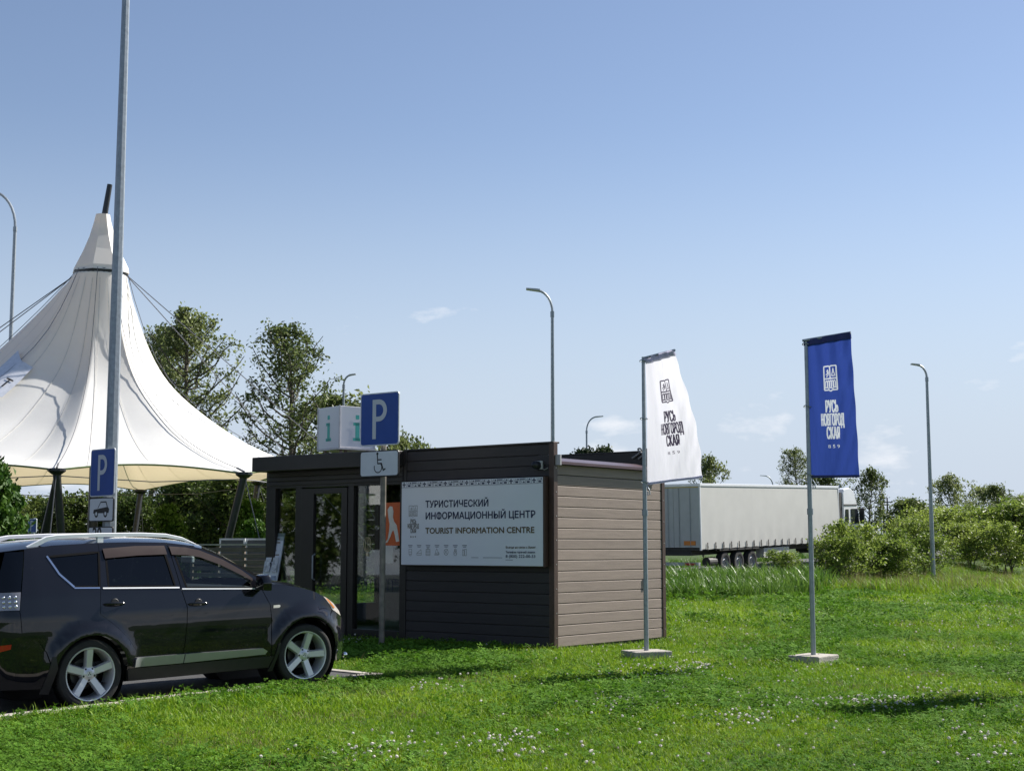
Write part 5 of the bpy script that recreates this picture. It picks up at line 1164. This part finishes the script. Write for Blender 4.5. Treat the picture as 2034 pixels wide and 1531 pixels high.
def flower_mesh(seed):
    bm = bmesh.new(); bmesh.ops.create_icosphere(bm, subdivisions=2, radius=.0125); rng = random.Random(seed)
    for v in bm.verts: v.co *= rng.uniform(.75, 1.2); v.co.z = v.co.z * .85 + .09
    me = bpy.data.meshes.new('clover_head'); bm.to_mesh(me); bm.free(); me.materials.append(M_clov); return me
def make_scatter(name, meshes, P, rotz, scl, idx, label, cat):
    """points carrying rotation, scale and pick -> instances of the source meshes"""
    src = bpy.data.collections.new(name + '_source')
    for i, me in enumerate(meshes):
        o = bpy.data.objects.new('%s_%02d' % (name, i), me); src.objects.link(o)
    n = len(P); me = bpy.data.meshes.new(name); me.vertices.add(n); me.vertices.foreach_set('co', np.asarray(P, np.float32).ravel())
    for nm, ty, arr in (('rot', 'FLOAT_VECTOR', rotz), ('scl', 'FLOAT_VECTOR', scl), ('idx', 'INT', idx)):
        a = me.attributes.new(nm, ty, 'POINT'); a.data.foreach_set('vector' if ty == 'FLOAT_VECTOR' else 'value', np.asarray(arr, np.float32 if ty != 'INT' else np.int32).ravel())
    o = link(name, me); tag(o, label, cat, kind='stuff')
    ng = bpy.data.node_groups.new(name + '_nodes', 'GeometryNodeTree'); ng.interface.new_socket('Geometry', in_out='INPUT', socket_type='NodeSocketGeometry'); ng.interface.new_socket('Geometry', in_out='OUTPUT', socket_type='NodeSocketGeometry')
    N = ng.nodes; L = ng.links; gi = N.new('NodeGroupInput'); go = N.new('NodeGroupOutput'); ip = N.new('GeometryNodeInstanceOnPoints'); ci = N.new('GeometryNodeCollectionInfo')
    ci.inputs[0].default_value = src; ci.inputs['Separate Children'].default_value = True; ci.inputs['Reset Children'].default_value = True
    L.new(gi.outputs[0], ip.inputs['Points']); L.new(ci.outputs[0], ip.inputs['Instance']); ip.inputs['Pick Instance'].default_value = True
    for nm, ty, sk in (('rot', 'FLOAT_VECTOR', 'Rotation'), ('scl', 'FLOAT_VECTOR', 'Scale'), ('idx', 'INT', 'Instance Index')):
        na_ = N.new('GeometryNodeInputNamedAttribute'); na_.data_type = ty; na_.inputs['Name'].default_value = nm; L.new(na_.outputs[0], ip.inputs[sk])
    L.new(ip.outputs[0], go.inputs[0]); md = o.modifiers.new('scatter', 'NODES'); md.node_group = ng
    return o
rng = np.random.default_rng(5)
def on_lawn(x, y, margin=.06):
    """true where grass grows: outside the parking bay, kerb and kiosk"""
    dx, dy = x - P1.x, y - P1.y
    cn = D_NEAR.x * dy - D_NEAR.y * dx; cf = D_FRONT.x * dy - D_FRONT.y * dx     # left of each direction
    tn = D_NEAR.x * dx + D_NEAR.y * dy; tf = D_FRONT.x * dx + D_FRONT.y * dy
    inside = (cn < margin) & (cf > -margin)
    ker = np.where(inside, False, True)
    c, s = math.cos(K_ANG), math.sin(K_ANG); kx = (x - .643) * c + (y - 21.9) * s; ky = -(x - .643) * s + (y - 21.9) * c
    ki = (kx > XL - .02) & (kx < .02) & (ky > -.02) & (ky < DEP + .02)
    q, _ = road_info(x, y)
    return ker & ~ki & (q > 4.3)
def vnoise(x, y, f, seed):
    r = np.random.default_rng(seed); v = np.zeros(x.shape)
    for k in range(7):
        a = r.uniform(0, 6.28); ff = f * r.uniform(.5, 1.9); v += np.sin((x * math.cos(a) + y * math.sin(a)) * ff + r.uniform(0, 6.28))
    return v / 7
GT = [tuft(100 + i, 18, .052, .045, .0024, M_gr, .75) for i in range(6)] + [clover_patch(120 + i, 14, M_gr2) for i in range(2)] + [tuft(130 + i, 12, .095, .04, .003, M_gr, .8) for i in range(2)] + [tuft(140 + i, 6, .07, .04, .002, M_dry, .6) for i in range(2)]
P_, R_l, S_l, I_l = [], [], [], []
for y0, y1, dens, sc_ in ((7.5, 13, 620, .95), (13, 19, 360, 1.1), (19, 28, 190, 1.35), (28, 40, 90, 1.8), (40, 62, 34, 2.5)):
    n = int(dens * (y1 - y0) * (.74 * (y0 + y1) / 2 + 4)); y = rng.uniform(y0, y1, n); x = rng.uniform(-1, 1, n) * (.37 * y + 2)
    keep = on_lawn(x, y); x, y = x[keep], y[keep]; n = len(x)
    cl = vnoise(x, y, 1.3, 3) + rng.normal(0, .28, n); tall = vnoise(x, y, .8, 9) + rng.normal(0, .15, n)
    idx = rng.integers(0, 6, n); idx = np.where(cl > .30, 6 + rng.integers(0, 2, n), idx); idx = np.where((tall > .36) & (cl < .30), 8 + rng.integers(0, 2, n), idx)
    bare = vnoise(x, y, 2.2, 14) + vnoise(x, y, .5, 15) * .6; kb = (bare < .62) | (rng.uniform(0, 1, n) < .25); idx = np.where((bare > .34) & (rng.uniform(0, 1, n) < .22) | (rng.uniform(0, 1, n) < .025), 10 + rng.integers(0, 2, n), idx); x, y, idx = x[kb], y[kb], idx[kb]; n = len(x)
    s = sc_ * rng.uniform(.65, 1.25, n) * (1 + .35 * vnoise(x, y, .9, 4)); sx = s * (1 + .25 * (sc_ > 1.5))
    P_.append(np.stack([x, y, ground_z(x, y) - .004], 1)); R_l.append(np.stack([rng.normal(0, .3, n), rng.normal(0, .3, n), rng.uniform(0, 6.28, n)], 1)); S_l.append(np.stack([sx, sx, s * (.85 if sc_ > 2 else 1)], 1)); I_l.append(idx)
# rank edges: longer grass round posts, feet, kiosk base and kerb
ex, ey = [], []
for (cx, cy, r, n) in ((b.x, SG_Y, .35, 120), (2.0, 20.3, .6, 90), (4.14, 19.5, .7, 160)):
    a = rng.uniform(0, 6.28, n); q = r * np.sqrt(rng.uniform(.15, 1, n)); ex.append(cx + q * np.cos(a)); ey.append(cy + q * np.sin(a))
t = rng.uniform(0, 1, 900); c, s = math.cos(K_ANG), math.sin(K_ANG); kx = np.where(t < .65, XB + (0 - XB) * t / .65, .05 + rng.uniform(0, .12, 900)); ky = np.where(t < .65, -.05 - rng.uniform(0, .14, 900), (t - .65) / .35 * 3.2)
ex.append(.643 + kx * c - ky * s); ey.append(21.9 + kx * s + ky * c)
t = rng.uniform(0, 9.5, 1500); q = .12 + rng.uniform(.07, .34, 1500); ex.append(P1.x + D_NEAR.x * t - D_NEAR.y * q); ey.append(P1.y + D_NEAR.y * t + D_NEAR.x * q)
ex, ey = np.concatenate(ex), np.concatenate(ey); kp = on_lawn(ex, ey, .0); ex, ey = ex[kp], ey[kp]; n = len(ex)
P_.append(np.stack([ex, ey, ground_z(ex, ey)], 1)); R_l.append(np.stack([rng.normal(0, .15, n), rng.normal(0, .15, n), rng.uniform(0, 6.28, n)], 1)); s = rng.uniform(.55, 1.25, n) * np.where(ex < -1.7, .6, 1); S_l.append(np.stack([s, s, s], 1)); I_l.append(8 + rng.integers(0, 2, n))
make_scatter('grass', GT, np.concatenate(P_), np.concatenate(R_l), np.concatenate(S_l), np.concatenate(I_l), 'short green lawn grass with clover leaves', 'grass')
# white clover heads: drifts and strays
def drift(px, py, rx, ry, n):
    c = wpt(px, py, z=0); k = c.y / F_PX; a = rng.normal(0, .5, (n, 2)); return np.stack([c.x + a[:, 0] * rx * k, c.y + a[:, 1] * ry * c.y * c.y / (CAM_H * F_PX)], 1)
D = [drift(*q) for q in ((1290, 1350, 120, 26, 190), (1370, 1335, 60, 12, 70), (1210, 1410, 70, 24, 90), (1260, 1405, 60, 14, 60), (1000, 1480, 120, 18, 110), (780, 1490, 90, 24, 80), (690, 1510, 130, 26, 110), (860, 1372, 50, 14, 36), (1720, 1400, 150, 14, 130), (1760, 1408, 90, 10, 60), (1500, 1400, 90, 40, 80), (1460, 1440, 110, 30, 70), (1960, 1480, 80, 40, 90), (1900, 1400, 140, 40, 70), (1800, 1240, 200, 16, 120), (1950, 1210, 150, 14, 90), (1500, 1310, 140, 20, 60), (700, 1280, 40, 14, 26), (1150, 1500, 200, 24, 60), (1990, 1530, 80, 16, 50))]
n = 900; y = rng.uniform(8, 42, n) ; D.append(np.stack([rng.uniform(-.1, 1, n) * .37 * y, y], 1))
C = np.concatenate(D); C = C[on_lawn(C[:, 0], C[:, 1])]; n = len(C)
kp = rng.uniform(0, 1, n) < np.where(C[:, 1] < 12.5, .42, .7); C = C[kp]; n = len(C); s = rng.uniform(.55, 1.1, n) * (1 + np.clip((C[:, 1] - 16) / 40, 0, .6))
make_scatter('clover_flowers', [flower_mesh(i) for i in range(4)], np.c_[C, ground_z(C[:, 0], C[:, 1]) - .012], np.stack([rng.normal(0, .2, n), rng.normal(0, .2, n), rng.uniform(0, 6.28, n)], 1), np.stack([s, s, s], 1), rng.integers(0, 4, n), 'white clover flower heads scattered through the lawn', 'flowers')
# reeds and tall meadow grass before the road
RT = [tuft(200 + i, 18, .98, .16, .016, M_reed, .55) for i in range(4)] + [tuft(210 + i, 14, .55, .12, .008, M_gr, .6) for i in range(3)] + [tuft(220 + i, 9, .75, .12, .004, M_dry, .25) for i in range(2)]
n = 40000; y = 40 + 60 * rng.uniform(0, 1, n) ** 1.5; x = rng.uniform(2.5, 40, n); keep = (x < .42 * y + 4) & on_lawn(x, y); x, y = x[keep], y[keep]
px_ = 1017 + F_PX * x / y
edge_y = np.interp(px_, [1250, 1330, 1500, 1640, 1700, 1800, 2034, 2200], [42, 42, 43, 44.5, 46.5, 45, 43.5, 43.5]) + vnoise(x, y, .6, 21) * 2.5
keep = (y > edge_y) & ((y < 70) | (rng.uniform(0, 1, len(y)) < .4)); x, y, px_ = x[keep], y[keep], px_[keep]; n = len(x)
reedy = np.interp(px_, [1600, 1660], [1, 0]) ; u = rng.uniform(0, 1, n)
dryp = np.clip(.10 + .25 * vnoise(x, y, .5, 33) + .22 * np.interp(px_, [1560, 1650, 1780, 1900], [0, 1, 1, .3]), 0, .6)
idx = np.where(u < reedy, rng.integers(0, 4, n), 4 + rng.integers(0, 3, n)); idx = np.where((rng.uniform(0, 1, n) < dryp) & (reedy < .9), 7 + rng.integers(0, 2, n), idx)
s = rng.uniform(.65, 1.15, n) * np.interp(y - np.interp(px_, [1250, 2200], [43.5, 45]), [0, 2, 6, 9, 40], [.7, 1.05, .95, .6, .62])
make_scatter('reeds', RT, np.c_[x, y, ground_z(x, y) - .02], np.stack([rng.normal(0, .08, n), rng.normal(0, .08, n), rng.uniform(0, 6.28, n)], 1), np.stack([s, s, s], 1), idx, 'tall reeds and meadow grass along the road bank', 'reeds')
